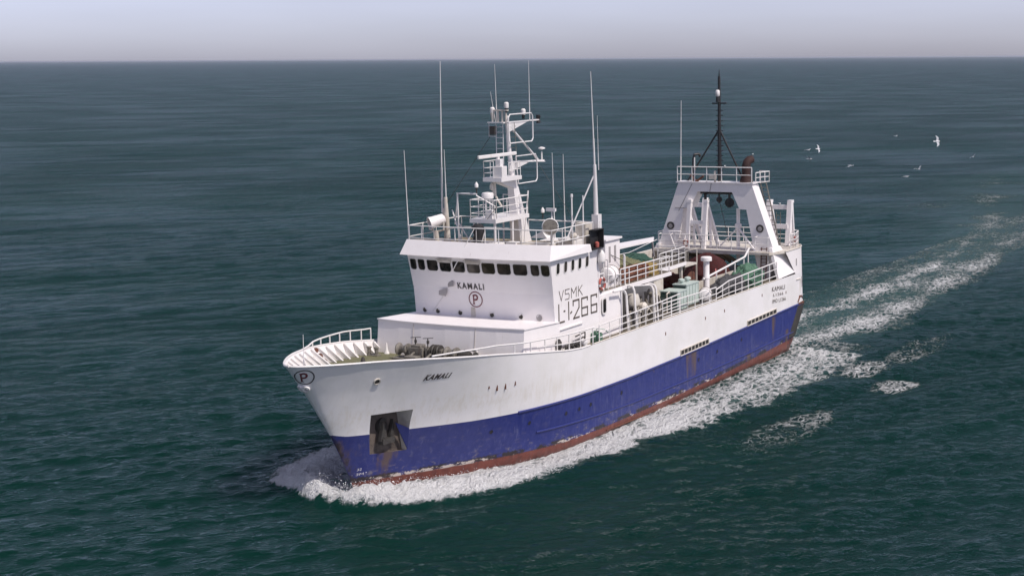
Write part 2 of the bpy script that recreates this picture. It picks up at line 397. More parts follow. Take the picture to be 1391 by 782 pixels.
# anchor recess plating, hawse pipe and anchor
for side in (1, -1):
    b = MB(); (tx0, tz0), (tx1, tz1), (bx1, bz1), (bx0, bz0) = PK
    def hp(x, z): return Vector((x, side * (hull_y(x, z) - .003), z))
    ya0 = hull_y(bx0, bz0) - .05; ya1 = hull_y(bx1, bz1) - .35
    BT0 = Vector((tx0 - .25, side * ya0, tz0 - .02)); BT1 = Vector((tx1, side * (ya1 + .05), tz1 - .02)); BB0 = Vector((bx0, side * ya0, bz0)); BB1 = Vector((bx1, side * ya1, bz1))
    n = 10
    def edge(a, c): return [hp(a[0] + (c[0] - a[0]) * i / n, a[1] + (c[1] - a[1]) * i / n) for i in range(n + 1)]
    def fill(outer, p, q):
        inner = [p.lerp(q, i / n) for i in range(n + 1)]
        vs = outer + inner; b.add(vs, [(i, i + 1, n + 2 + i, n + 1 + i) for i in range(n)])
    b.m = 0; b.add([BB0, BB1, BT1, BT0], [(0, 1, 2, 3)])
    fill(edge(PK[0], PK[1]), BT0, BT1); fill(edge(PK[3], PK[2]), BB0, BB1)
    b.m = 1; fill(edge(PK[1], PK[2]), BT1, BB1); b.m = 0; fill(edge(PK[0], PK[3]), BT0, BB0)
    o = b.build('anchor_recess', [M['stain'], M['cream']], ship)
    a = MB(); hx, hz = -1.75, 4.2; yb = ya0 + .35
    a.lathe((hx, side * (yb - .2), hz), [(.5, 0), (.5, .35), (.33, .36), (.33, .05)], 'y' if side > 0 else (0, -1, 0), 16)
    a.build('hawse_pipe', M['gear_dark'], o)
    a = MB()
    a.bar((hx, side * (yb + .12), hz + .05), (hx - .15, side * (yb + .2), hz - .95), .2, .2)
    a.bar((hx - .75, side * (yb + .28), hz - .95), (hx + .5, side * (yb + .28), hz - .9), .38, .34)
    for dx in (-.62, .38):
        a.prism([(hx + dx - .22, side * (yb + .15), hz - .85), (hx + dx + .25, side * (yb + .15), hz - .85), (hx + dx + .05, side * (yb + .3), hz + .35)], (0, side * .22, 0))
    a.build('anchor', M['gear_dark'], ship)

# blue triangular gusset at the after edge of the port recess
b = MB(); b.prism([(-2.35, hull_y(-2.35, 4.3) - .45, 4.35), (-3.02, hull_y(-3.02, 3.9) - .02, 3.9), (-3.33, hull_y(-3.33, 2.5) + .03, 2.45)], (.04, .08, 0))
b.build('recess_gusset', M['bluepaint'], ship)

# rubbing strakes: half-round bars along the hull
def strake(name, zfun, x0, x1, r, mat, off=.02):
    for side in (1, -1):
        b = MB(); pts = []; n = int(abs(x1 - x0) / .6)
        for i in range(n + 1):
            x = x0 + (x1 - x0) * i / n; z = zfun(x); pts.append((x, side * (hull_y(x, z) + off), z))
        b.tube(pts, r, 6); b.build(name, mat, ship)
strake('rubbing_strake', lambda x: lerp(x, ZBLUE) + .02, -11.3, -60.3, .085, M['bluepaint'])
strake('rubbing_strake', lambda x: lerp(x, inc([(-12, 1.80), (-14, 1.70), (-26.3, 1.29), (-40, 1.15), (-49, 1.18), (-60, 1.36)])), -13.4, -59.0, .075, M['bluepaint'])
strake('bilge_strake', lambda x: lerp(x, inc([(-4, .9), (-44, -.10), (-58, .2)])) - .35, -22.0, -56.0, .06, M['rust'])
# capping rail
b = MB()
for side in (1, -1):
    pts = [(xstem(9.0) + .02, side * .03, 9.05)]
    x = 5.4; 
    for x in [5.36, 5.2, 5.0, 4.7, 4.3, 3.8, 3.2] + [2.5 - i * .6 for i in range(38)]:
        z = zrim(x) + .03; pts.append((x, side * (hull_y(x, z) - .02), z))
    b.tube(pts, .07, 6)
b.build('capping_rail', M['white_clean'], ship)
b = MB()
for side in (1, -1):
    b.tube([(x, side * (hull_y(x, 6.5) - .03), zrim(x) + .03) for x in [-20.3 - i * 1.2 for i in range(31)]], .055, 6)
b.build('gunwale_bar', M['cream'], ship)

# pilot / mooring recess frames in the topsides, drain slots and round openings
def hullpanel(name, x0, x1, z0, z1, mat, proud=.03, parent=hull, parts=None):
    b = MB(); n = max(1, int(abs(x1 - x0) / .4)); vs = []
    for i in range(n + 1):
        x = x0 + (x1 - x0) * i / n; dz = (lerp(x, ZBLUE) - lerp((x0 + x1) / 2, ZBLUE))
        for z in (z0 + dz, z1 + dz):
            y = hull_y(x, z); vs += [(x, y - .04, z), (x, y + proud, z)]
    fs = []
    for i in range(n):
        o = i * 4; fs += [(o + 1, o + 5, o + 7, o + 3), (o, o + 4, o + 5, o + 1), (o + 2, o + 3, o + 7, o + 6)]
    fs += [(0, 1, 3, 2), (n * 4, n * 4 + 2, n * 4 + 3, n * 4 + 1)]
    b.add(vs, fs); return b.build(name, mat, parent)
for x0, x1 in ((-34.6, -40.0), (-48.2, -54.9)):
    zc = lerp((x0 + x1) / 2, ZBLUE)
    o = hullpanel('mooring_recess', x0, x1, zc + .06, zc + .50, M['rubber'], .015)
    n = 8
    b = MB()
    for k in (0, 1):
        z = zc + (.08, .50)[k]; b.tube([(x, hull_y(x, z) + .04, z + lerp(x, ZBLUE) - zc) for x in (x0, (x0 + x1) / 2, x1)], .05, 6)
    for i in range(n + 1):
        x = x0 + (x1 - x0) * i / n; dz = lerp(x, ZBLUE) - zc
        b.tube([(x, hull_y(x, zc) + .045, zc + dz + .06), (x, hull_y(x, zc) + .045, zc + dz + .5)], .045, 6)
    b.build('recess_bars', M['cream'], hull)
def disc_on_hull(x, z, r, name, mats, ring=.05, thick=.035):
    nrm = hull_n(x, z); o = Vector((x, hull_y(x, z), z)); b = MB()
    b.m = 0; b.lathe(o - nrm * .05, [(r + ring, 0), (r + ring, .05 + thick), (r, .05 + thick), (r, .055)], nrm, 14)
    b.m = 1; b.lathe(o - nrm * .05, [(r * .99, 0), (r * .99, .062)], nrm, 14)
    return b.build(name, mats, hull)
for x, z in ((-9.29, 2.52), (-12.61, 2.51), (-16.56, 2.41), (-18.2, 2.40), (-19.74, 2.42), (-24.41, 2.37), (-38.09, 2.43), (-41.79, 2.46), (-46.94, 2.60)):
    disc_on_hull(x, z, .15, 'porthole', [M['bluepaint'], M['black']], .035, .02)
disc_on_hull(.49, 7.49, .17, 'fairlead', [M['cream'], M['gear_dark']], .06, .07)
for x, z, h in ((-8.0, 5.75, .10), (-8.73, 5.67, .26), (-9.5, 5.63, .26), (-10.44, 5.61, .14), (-31.96, 5.48, .12), (-39.45, 5.54, .12), (-43.33, 5.57, .12), (-51.58, 5.72, .12), (-57.3, 5.2, .12)):
    b = MB(); y = hull_y(x, z); b.box(x - .05, x + .05, y - .05, y + .03, z - h, z + h); b.build('scupper', M['rust'], hull)
for side in (1, -1):   # bow chock under the emblem
    b = MB(); p = Vector((4.15, side * hull_y(4.15, 7.55), 7.55)); nn = hull_n(4.15, 7.55); nn.y *= side
    b.lathe(p - nn * .1, [(.28, 0), (.28, .22), (.18, .26), (.18, .1)], nn, 14); b.build('bow_chock', M['white_clean'], hull)

# ------------------------------------------------------------------ lettering
def glyphs(text, italic=0.0, bold=0.0, spacing=1.0):
    cu = bpy.data.curves.new('t', 'FONT'); cu.body = text; cu.size = 1; cu.offset = bold; cu.shear = italic; cu.space_character = spacing
    cu.resolution_u = 4
    o = bpy.data.objects.new('t', cu); col.objects.link(o)
    dg = bpy.context.evaluated_depsgraph_get(); dg.update()
    me = bpy.data.meshes.new_from_object(o.evaluated_get(dg)); bpy.data.objects.remove(o); bpy.data.curves.remove(cu)
    vs = [tuple(v.co) for v in me.vertices]; fs = [tuple(p.vertices) for p in me.polygons]; bpy.data.meshes.remove(me)
    x0 = min(v[0] for v in vs); x1 = max(v[0] for v in vs); y0 = min(v[1] for v in vs); y1 = max(v[1] for v in vs)
    return [((v[0] - x0) / (x1 - x0), (v[1] - y0) / (y1 - y0)) for v in vs], fs
def letters(text, fn, mat, parent, name='lettering', **kw):
    uv, fs = glyphs(text, **kw); b = MB(); b.add([fn(u, v) for u, v in uv], fs); return b.build(name, mat, parent)
def on_hull(xa, xb, z0, z1, off=.03):
    def fn(u, v):
        x = xa + (xb - xa) * u; z = (z0[0] + (z0[1] - z0[0]) * u) * (1 - v) + (z1[0] + (z1[1] - z1[0]) * u) * v
        return Vector((x, hull_y(x, z), z)) + hull_n(x, z) * off
    return fn
letters('KAMALI', on_hull(-2.55, -4.45, (7.07, 7.00), (7.47, 7.34)), M['letter'], hull, italic=.35, bold=.035, spacing=1.15)
letters('KAMALI', on_hull(-53.9, -57.0, (5.72, 5.55), (6.12, 5.95)), M['letter_faded'], hull, spacing=1.15)
letters('L1266', on_hull(-54.2, -56.6, (5.25, 5.10), (5.5, 5.36)), M['letter_faded'], hull, spacing=1.2)
letters('IMO L1266', on_hull(-54.0, -57.2, (4.66, 4.52), (5.0, 4.84)), M['letter_faded'], hull, spacing=1.1)
letters('32', on_hull(-.28, -.55, (1.58, 1.58), (1.74, 1.74)), M['white_clean'], hull, name='draught_mark')
letters('3M', on_hull(-.30, -.75, (1.26, 1.26), (1.42, 1.42)), M['white_clean'], hull, name='draught_mark')
def ringmesh(fn, r0, r1, n=40, a0=0, a1=2 * math.pi):
    vs = []; full = abs(a1 - a0 - 2 * math.pi) < 1e-6
    for i in range(n + 1):
        t = a0 + (a1 - a0) * i / n
        for r in (r0, r1): vs.append(fn(r * math.cos(t), r * math.sin(t)))
    return vs, [(2 * i, 2 * i + 1, 2 * i + 3, 2 * i + 2) for i in range(n)]
def emblem(fn, fn2, parent, ringmat, rr):
    b = MB(); b.m = 0; b.add(*ringmesh(fn, rr * .88, rr))
    b.m = 1
    bw = rr * .17
    def q(pts): b.add([fn2(*p) for p in pts], [tuple(range(len(pts)))])
    for k in range(6):   # the stem of the P
        za = -rr * .58 + rr * 1.16 * k / 6; zb = -rr * .58 + rr * 1.16 * (k + 1) / 6
        q([(-rr * .28 - bw / 2, za), (-rr * .28 + bw / 2, za), (-rr * .28 + bw / 2, zb), (-rr * .28 - bw / 2, zb)])
    q([(-rr * .44, -rr * .64), (-rr * .10, -rr * .64), (-rr * .12, -rr * .56), (-rr * .42, -rr * .56)])
    vs, fs = ringmesh(lambda a, c: fn2(a - rr * .02, c + rr * .24), rr * .20, rr * .40, 20, -math.pi / 2 - .6, math.pi / 2 + .8)
    b.add(vs, fs); q([(-rr * .45, rr * .52), (0, rr * .64), (0, rr * .50), (-rr * .34, rr * .42)])
    return b.build('emblem', [ringmat, M['maroon']], parent)
def bowfn(off):
    x0, z0 = 4.62, 8.30; P0 = Vector((x0, hull_y(x0, z0), z0)); nrm = hull_n(x0, z0); nrm = (nrm + Vector((.25, 0, 0))).normalized()
    t = Vector((0, 0, 1)).cross(nrm).normalized() * -1; u = nrm.cross(t) * -1
    if u.z < 0: u = -u
    if t.x > 0: t = -t
    def fn(a, c):
        q = P0 + t * a + u * c + nrm * .8
        for _ in range(160):
            if q.y <= hull_y(q.x, q.z) + off and q.x < xstem(q.z) + off: break
            q -= nrm * .01
        return q
    return fn
emblem(bowfn(.03), bowfn(.035), hull, M['letter'], .60)

# ------------------------------------------------------------------ decks, bulwark inside, stays
def deckmesh(x0, x1, zf, step=.5, inset=.05, name='deck', mat=None, zoff=0):
    b = MB(); vs = []; n = int(abs(x1 - x0) / step); m = 12
    for i in range(n + 1):
        x = x0 + (x1 - x0) * i / n; z = zf(x) + zoff; y = max(.02, hull_y(x, z) - inset)
        for j in range(m + 1): vs.append((x, -y + 2 * y * j / m, z))
    b.add(vs, [(i * (m + 1) + j, (i + 1) * (m + 1) + j, (i + 1) * (m + 1) + j + 1, i * (m + 1) + j + 1) for i in range(n) for j in range(m)])
    return b.build(name, mat, ship)
deckmesh(4.4, -14.0, zdeck, name='foredeck', mat=M['foredeck'])
deckmesh(-14.0, -63.4, zdeck, name='main_deck', mat=M['deck'], zoff=-.004)
b = MB()
for side in (1, -1):
    xs = [5.30, 5.2, 5.0, 4.7, 4.3, 3.8, 3.2] + [2.6 - .5 * i for i in range(40)]; vs = []
    for x in xs:
        for t in (0, .5, 1):
            zt = zrim(x); zb_ = zdeck(x) - .1; z = zb_ + (zt - zb_) * t; xx = min(x, xstem(z) - .25)
            vs.append((xx, side * max(.02, hull_y(xx, z) - .07), z))
    b.add(vs, [(i * 3 + j, (i + 1) * 3 + j, (i + 1) * 3 + j + 1, i * 3 + j + 1) for i in range(len(xs) - 1) for j in range(2)], True)
bulw = b.build('bulwark_lining', M['white'], ship)
for side in (1, -1):
    for x in [4.2, 3.3, 2.2, 1.1, 0, -1.2, -2.5, -3.8, -5.1, -6.4, -7.7, -9.0, -10.3, -11.5]:
        zt = zrim(x) - .04; zb_ = zdeck(x); yt = hull_y(x, zt) - .08; yb = hull_y(x, zb_) - .08
        dirn = hull_n(x, zt); inw = Vector((-dirn.x, -dirn.y * side, 0)).normalized()
        top = Vector((x, side * yt, zt)); bot = Vector((x, side * yb, zb_)); along = Vector((inw.y, -inw.x, 0)) * .05
        b = MB(); b.prism([top, top + inw * .10, bot + inw * .78 - Vector((0, 0, 0)), bot + inw * .02], along)
        f = inw.cross(Vector((0, 0, 1))) * .07
        b.hexa([top + inw * .10 - f, top + inw * .10 + f + along, bot + inw * .80 + f + along, bot + inw * .80 - f,
                top + inw * .13 - f, top + inw * .13 + f + along, bot + inw * .84 + f + along, bot + inw * .84 - f])
        b.build('bulwark_stay', M['white_clean'], ship)

def railing(pts, h, posts=1.3, bars=(1.0, .5), r=.035, name='railing', mat=None, parent=ship, close=False, rp=None):
    """pts: base line of the rail (3-D), h: height or list of heights, bars: fractions of height"""
    P = [Vector(p) for p in pts]; H = h if isinstance(h, (list, tuple)) else [h] * len(P)
    b = MB()
    for k, fr in enumerate(bars): b.tube([p + Vector((0, 0, hh * fr)) for p, hh in zip(P, H)], r * (1.15 if k == 0 else .85), 6)
    for (p, q, h0, h1) in zip(P, P[1:], H, H[1:]):
        n = max(1, round((q - p).length / posts))
        for i in range(n + 1):
            t = i / n; a = p.lerp(q, t); b.tube([a, a + Vector((0, 0, (h0 + (h1 - h0) * t) * bars[0]))], rp or r * 1.05, 6)
    return b.build(name, mat or M['white_clean'], parent)
# foredeck rail standing on the bulwark
RT = inc([(0, 8.68), (-2, 8.66), (-4.3, 8.63), (-8, 8.48), (-10.7, 8.2), (-13, 8.05), (-16.6, 7.85), (-20.6, 7.75), (-24, 7.75)])
for side in (1, -1):
    b = MB(); xs = [-.5 - .9 * i for i in range(13)]
    if side > 0: xs = [-2.5 - .9 * i for i in range(21)]
    pts = [(x, side * (hull_y(x, zrim(x)) - .05), max(lerp(x, RT), zrim(x) + .03) if side > 0 else max(lerp(x, RT), zrim(x) + .03) + (.12 if x < -3 else 0)) for x in xs]
    b.tube(pts, .055, 6)
    for x in ([-1.7, -3.1, -4.5, -5.9, -7.3, -8.7, -10.1, -11.3] if side < 0 else [-9.9, -11.8, -13.6, -15.2, -16.8, -18.4, -20.2]):
        zt = lerp(x, RT) + (.12 if side < 0 and x < -3 else 0); y = side * (hull_y(x, zrim(x)) - .05); b.tube([(x, y, zrim(x)), (x, y, zt)], .05, 6)
    if side > 0:
        b.tube([(x, hull_y(x, zrim(x)) - .05, zrim(x) + (lerp(x, RT) - zrim(x)) * .45) for x in [-12.5 - .9 * i for i in range(10)]], .04, 6)
    b.build('foredeck_rail', M['white_clean'], ship)
# jackstaff at the stem
b = MB(); b.tube([(4.1, .0, 8.0), (4.05, 0, 9.2), (4.0, 0, 10.7)], .045, 6, .015); b.tube([(4.1, .45, 8.3), (4.05, 0, 9.3)], .03, 6); b.build('jackstaff', M['white_clean'], ship)
# brown hose on the starboard bulwark
b = MB(); 
for k in range(3):
    x = -3.3; b.lathe((x, -(hull_y(x, 8.4 - .35 * k) - .22 - .13 * k), 8.2 - .34 * k), [(.05, -.06), (.18, -.05), (.18, .05), (.05, .06)], (.6, .7, .2), 10)
b.build('rusty_roller', M['rust'], ship)

# ------------------------------------------------------------------ windlass on the foredeck
wl = bpy.data.objects.new('windlass', None); link(wl, ship); wl.location = (-8.9, .3, zdeck(-8.9)); wl.scale = (.86, .92, .8)
b = MB(); b.box(-.7, .7, -2.9, 2.2, .05, .22); b.box(-.35, .35, -2.0, -1.75, .2, 1.15); b.box(-.35, .35, .9, 1.1, .2, 1.1); b.box(-.35, .35, -.25, -.05, .2, 1.15)
b.build('bedplate', M['gear'], wl)
b = MB(); b.lathe((0, -2.9, .85), [(.1, 0), (.1, 5.0)], 'y', 12); b.build('shaft', M['gear'], wl)
for y in (-2.75, 1.35):
    b = MB(); b.lathe((0, y, .85), [(.50, 0), (.52, .08), (.32, .2), (.30, .5), (.45, .72), (.52, .82), (.5, .9), (.2, .92)], 'y', 20); b.build('warping_drum', M['gear'], wl)
b = MB(); b.box(-.5, .5, -1.6, -.4, .3, 1.15); b.box(-.35, .45, -1.4, -.6, 1.15, 1.35); b.build('gearbox', M['gear'], wl, bevel=.04)
for y in (.15, .55):
    b = MB(); b.lathe((0, y, .85), [(.55, 0), (.6, .06), (.35, .12), (.35, .2), (.6, .26), (.55, .32)], 'y', 20); b.build('chain_wheel', M['gear_dark'], wl)
for y in (-1.15, -.1):
    b = MB(); b.tube([(.2, y, 1.1), (.15, y, 1.95)], .045, 6); b.tube([(.15, y - .42, 1.9), (.15, y + .45, 2.0)], .03, 6); b.lathe((.15, y, 1.5), [(.1, 0), (.1, .25)], 'z', 8); b.build('brake_screw', M['gear_dark'], wl)
b = MB()
b.box(-.45, .35, 2.5, 3.3, .1, .8); b.lathe((-.1, 2.3, .75), [(.25, 0), (.3, .05), (.3, .9), (.25, 1.0)], 'y', 12); b.tube([(.3, 2.5, .1), (.3, 2.5, 1.15), (.3, 3.5, 1.15), (.3, 3.5, .1)], .05, 6)
b.tube([(-.4, 2.6, .1), (-.4, 2.6, 1.1), (-.4, 3.5, 1.1), (-.4, 3.5, .1)], .05, 6); b.lathe((0, 3.7, .65), [(.08, 0), (.45, .02), (.45, .09), (.08, .11)], 'y', 16)
b.build('hydraulic_motor', M['gear_dark'], wl)
b = MB()
for y in (-1.1, .35): b.tube([(.5, y, .75), (1.6, y * .95, .35), (2.8, y * .9, .25), (3.6, y * .9, .12)], .09, 6)
b.box(1.6, 2.2, -1.5, .9, .02, .3)
b.build('anchor_chain', M['gear'], wl)
b = MB(); b.box(.85, 1.6, -1.3, -.3, .0, .62); b.build('control_box', M['gear'], wl, bevel=.03)
for x, y in ((-9.8, 4.6), (-9.3, -4.6)):
    b = MB(); z = zdeck(x); b.box(x - .25, x + .25, y - .5, y + .5, z, z + .08)
    for d in (-.3, .3): b.lathe((x, y + d, z), [(.14, 0), (.13, .5), (.18, .52), (.18, .6), (.1, .62)], 'z', 12)
    b.build('bollard', M['gear'], ship)
b = MB(); b.box(-4.3, -3.6, -1.9, -1.2, zdeck(-4), zdeck(-4) + .1); b.lathe((-3.95, -1.55, zdeck(-4)), [(.2, 0), (.16, .3), (.08, .55)], 'z', 10); b.build('deck_fitting', M['gear_dark'], ship)
b = MB()
for k in range(5): x = -10.6 - .12 * k; b.tube([(x, 3.0 + .5 * k, zdeck(x) + .1), (x - .25, 3.3 + .5 * k, zdeck(x) + .16), (x + .1, 3.6 + .5 * k, zdeck(x) + .08)], .07, 6)
b.build('mooring_rope', M['gear'], ship)
for k in range(3):   # mushroom vents / white cones by the deckhouse
    b = MB(); x = -10.9; y = 2.0 + .62 * k if k < 2 else -4.6; b.lathe((x, y, zdeck(x)), [(.2, 0), (.1, .3), (.05, .75)], 'z', 10); b.build('mooring_cone', M['white_clean'], ship)

# ------------------------------------------------------------------ forecastle deckhouse
def bulge(y, a=.35, hw=5.75): return a * (1 - min(1, abs(y) / hw) ** 2)
dh = MB(); ys = [-5.78 + 11.56 * i / 6 for i in range(7)]
def dhx(y, z): return -11.72 + bulge(y, .5) + (8.9 - z) * .12
vs = []
for y in ys: vs += [(dhx(y, 6.3), y, 6.3), (dhx(y, 8.86), y, 8.86)]
n = len(ys)
dh.add(vs, [(2 * i, 2 * i + 2, 2 * i + 3, 2 * i + 1) for i in range(n - 1)])
dh.add([(dhx(5.78, 6.3), 5.78, 6.3), (dhx(5.78, 8.86), 5.78, 8.86), (-16.5, 5.78, 8.62), (-16.5, 5.78, 6.3)], [(0, 3, 2, 1)])
dh.add([(dhx(5.78, 6.3), -5.78, 6.3), (dhx(5.78, 8.86), -5.78, 8.86), (-16.5, -5.78, 8.62), (-16.5, -5.78, 6.3)], [(0, 1, 2, 3)])
fch = dh.build('forward_deckhouse', M['white'], ship)
b = MB(); vs = []
for y in ys: vs += [(dhx(y, 8.86) + .06, y * 1.01, 8.87), (dhx(y, 8.86) + .06, y * 1.01, 8.95), (-16.4, y * 1.01, 8.66), (-16.4, y * 1.01, 8.72)]
fs = []
for i in range(n - 1):
    o = 4 * i; fs += [(o, o + 4, o + 5, o + 1), (o + 1, o + 5, o + 7, o + 3), (o, o + 2, o + 6, o + 4)]
fs += [(0, 1, 3, 2), (4 * n - 4, 4 * n - 2, 4 * n - 1, 4 * n - 3)]
b.add(vs, fs); b.build('roof', M['white'], fch)

for y in (-2.6, 2.3):
    b = MB(); b.bar((dhx(y, 6.5) + .005, y, 6.6), (dhx(y, 8.8) + .005, y, 8.84), .025, .02); b.build('weld_seam', M['cream'], fch)
# ------------------------------------------------------------------ wheelhouse
def wx(y, z):
    base = lerp(z, [(6.3, -16.25), (8.9, -16.15), (10.6, -15.95), (12.95, -15.42)])
    return base + bulge(y, .32, 5.7)
def whw(z): return lerp(z, [(6.3, 5.62), (10.4, 5.62), (11.2, 5.66), (12.95, 5.74)])
ZL = [6.3, 8.6, 9.6, 10.6, 11.2, 12.0, 12.97]
ys = [-1 + 2 * i / 14 for i in range(15)]; b = MB(); vs = []
for y in ys:
    for z in ZL: vs.append((wx(y * whw(z), z), y * whw(z), z))
m = len(ZL); b.add(vs, [(i * m + j, (i + 1) * m + j, (i + 1) * m + j + 1, i * m + j + 1) for i in range(14) for j in range(m - 1)])
for side in (1, -1):
    vs = []
    for z in ZL: vs += [(wx(whw(z), z), side * whw(z), z), (-22.75 if z < 12 else -22.3, side * whw(z), z)]
    b.add(vs, [(2 * j, 2 * j + 1, 2 * j + 3, 2 * j + 2) for j in range(m - 1)])
b.add([(-22.75, 5.6, 6.3), (-22.75, -5.6, 6.3), (-22.3, -5.74, 12.97), (-22.3, 5.74, 12.97)], [(0, 1, 2, 3)])
house = b.build('wheelhouse', M['white'], ship)
# sloping visor / roof fascia
b = MB(); nb_ = 14; vs = []
def vlow(t): y = -6.02 + 12.04 * t; return Vector((-14.88 + bulge(y, .30, 6.0), y, 12.98))
def vtop(t): y = -5.80 + 11.60 * t; return Vector((-15.50 + bulge(y, .32, 5.8), y, 13.98))
for i in range(nb_ + 1):
    t = i / nb_; a = vlow(t); c = vtop(t); vs += [a, c, c + Vector((-.12, 0, 0)), c + Vector((-.12, 0, -.6)), Vector((wx(a.y * .9, 12.9) - .3, a.y * .93, 12.93))]
fs = []
for i in range(nb_):
    o = 5 * i; fs += [(o, o + 5, o + 6, o + 1), (o + 1, o + 6, o + 7, o + 2), (o + 2, o + 7, o + 8, o + 3), (o, o + 4, o + 9, o + 5)]
b.add(vs, fs)
for side in (1, -1):
    A = vlow(1); B = vtop(1); A.y = 6.02; 
    C_ = Vector((-20.9, 6.02, 12.98)); D_ = Vector((-20.75, 5.98, 13.52))
    q = [A, B, D_, C_]; q = [Vector((p.x, p.y * side, p.z)) for p in q]
    ins = [Vector((p.x, p.y - side * .1, p.z)) for p in q]; b.add(q + ins, [(0, 1, 2, 3), (1, 5, 6, 2), (2, 6, 7, 3), (0, 3, 7, 4)])
b.build('roof_visor', M['white'], house)
b = MB(); b.prism([(-15.5, -5.75, 13.36), (-15.3, 0, 13.36), (-15.5, 5.75, 13.36), (-22.9, 5.75, 13.36), (-22.9, -5.75, 13.36)], (0, 0, -.36)); b.build('bridge_deck', M['wood'], house)
def rrect(w_, h_, r, n=4, rb=None):
    rb = rb or r; p = []
    for (cx, cy, a0, rr) in ((w_ / 2 - r, h_ / 2 - r, 0, r), (-w_ / 2 + r, h_ / 2 - r, 90, r), (-w_ / 2 + rb, -h_ / 2 + rb, 180, rb), (w_ / 2 - rb, -h_ / 2 + rb, 270, rb)):
        for i in range(n + 1): a = R(a0 + 90 * i / n); p.append((cx + rr * math.cos(a), cy + rr * math.sin(a)))
    return p
def window(fn, w_, h_, parent, r=.12, fr=.055, proud=.035, name='window', rb=None):
    """fn(u, v, off) maps the plane of the opening to the wall"""
    a = rrect(w_, h_, r, rb=rb); o = rrect(w_ + 2 * fr, h_ + 2 * fr, r + fr, rb=(rb + fr) if rb else None); n = len(a); b = MB()
    vs = [fn(u, v, -.02) for u, v in o] + [fn(u, v, proud) for u, v in o] + [fn(u, v, proud) for u, v in a] + [fn(u, v, .008) for u, v in a]
    fs = []
    for k in range(3):
        for i in range(n): fs.append((k * n + i, k * n + (i + 1) % n, (k + 1) * n + (i + 1) % n, (k + 1) * n + i))
    b.m = 0; b.add(vs, fs); b.m = 1; b.add([fn(u * 1.02, v * 1.02, .012) for u, v in a], [tuple(range(n))])
    return b.build(name, [M['white_clean'], M['glass']], parent)
def front(yc, zc):
    def fn(u, v, off): y = yc + u; z = zc + v; return Vector((wx(y, z) + off, y, z))
    return fn
def portwall(xc, zc, y0=None):
    def fn(u, v, off): z = zc + v; return Vector((xc - u, (whw(z) if y0 is None else y0) + off, z))
    return fn
WIN = [(-5.55, -5.05), (-4.85, -4.3), (-4.05, -3.17), (-2.96, -2.05), (-1.86, -.9), (-.69, .32), (.51, 1.5), (1.73, 2.71), (2.95, 3.95), (4.26, 4.83), (5.02, 5.58)]
for k, (a, c) in enumerate(WIN): window(front((a + c) / 2, 12.26), c - a + .05, .76, house, rb=.2)
for x in (-16.5, -17.57, -18.6, -19.62, -20.7): window(portwall(x, 12.3), .42, .72, house, r=.13)
for k in (3, 5):   # raised white shutters over two of the windows
    a, c = WIN[k]; b = MB(); y = (a + c) / 2; b.box(wx(y, 12.6) + .02, wx(y, 12.6) + .12, a - .1, c + .08, 12.52, 12.68); b.box(wx(y, 12.8), wx(y, 12.8) + .28, a - .16, c + .16, 12.75, 12.79); b.build('window_awning', M['cream'], house)
for y in (-4.78, -3.62, -1.70, .88, 3.12):
    b = MB(); p = Vector((wx(y, 8.98) - .03, y, 8.98)); b.m = 0; b.lathe(p, [(.24, 0), (.24, .08), (.17, .08), (.17, .05)], 'x', 18); b.m = 1; b.lathe(p, [(.168, 0), (.168, .055)], 'x', 18)
    b.build('porthole', [M['white_clean'], M['glass']], house)
b = MB(); p = Vector((wx(4.5, 8.98) - .03, 4.5, 8.98)); b.lathe(p, [(.23, 0), (.23, .08), (.19, .08), (.19, .06), (0.01, .06)], 'x', 18); b.build('blanked_porthole', M['grey'], house)
b = MB(); b.box(wx(.1, 9) - .02, wx(.1, 9) + .05, -.80, -.45, 8.78, 9.45); b.build('access_hatch', M['cream'], house)
def on_front(y0, y1, z0, z1, off=.03): 
    def fn(u, v): y = y0 + (y1 - y0) * u; z = z0 + (z1 - z0) * v; return Vector((wx(y, z) + off, y, z))
    return fn
letters('KAMALI', on_front(-1.72, .44, 10.70, 11.14), M['letter'], house, bold=.02, spacing=1.25)
emblem(lambda a, c: Vector((wx(-.34 + a, 10.0 + c) + .03, -.34 + a, 10.0 + c)), lambda a, c: Vector((wx(-.34 + a, 10.0 + c) + .035, -.34 + a, 10.0 + c)), house, M['maroon'], .56)
# wind vane / twin-sheet deflector on the wall
b = MB()
b.prism([(wx(-2.6, 10.7) + .05, -2.55, 10.75), (wx(-2.6, 10.7) + .05, -2.3, 10.95), (wx(-2.6, 10.7) + .22, -1.95, 10.88)], (.02, 0, .35))
b.prism([(wx(-2.6, 10.7) + .05, -2.6, 10.7), (wx(-2.6, 10.7) + .05, -2.72, 10.4), (wx(-2.6, 10.7) + .22, -3.2, 10.5)], (.02, 0, -.3))
b.build('wall_deflector', M['grey'], house)
b = MB(); b.tube([(wx(-2.8, 10.3) + .04, -2.9, 10.2), (wx(-4, 9) + .04, -4.1, 8.9)], .02, 5); b.build('cable', M['white_clean'], house)
b = MB(); b.tube([(-14.9, -1.0, 13.1), (-15.1, -1.75, 12.05)], .035, 5); b.tube([(-15.4, -.15, 14.9), (-14.85, -1.0, 13.1)], .03, 5); b.build('signal_halyard', M['white_clean'], house)
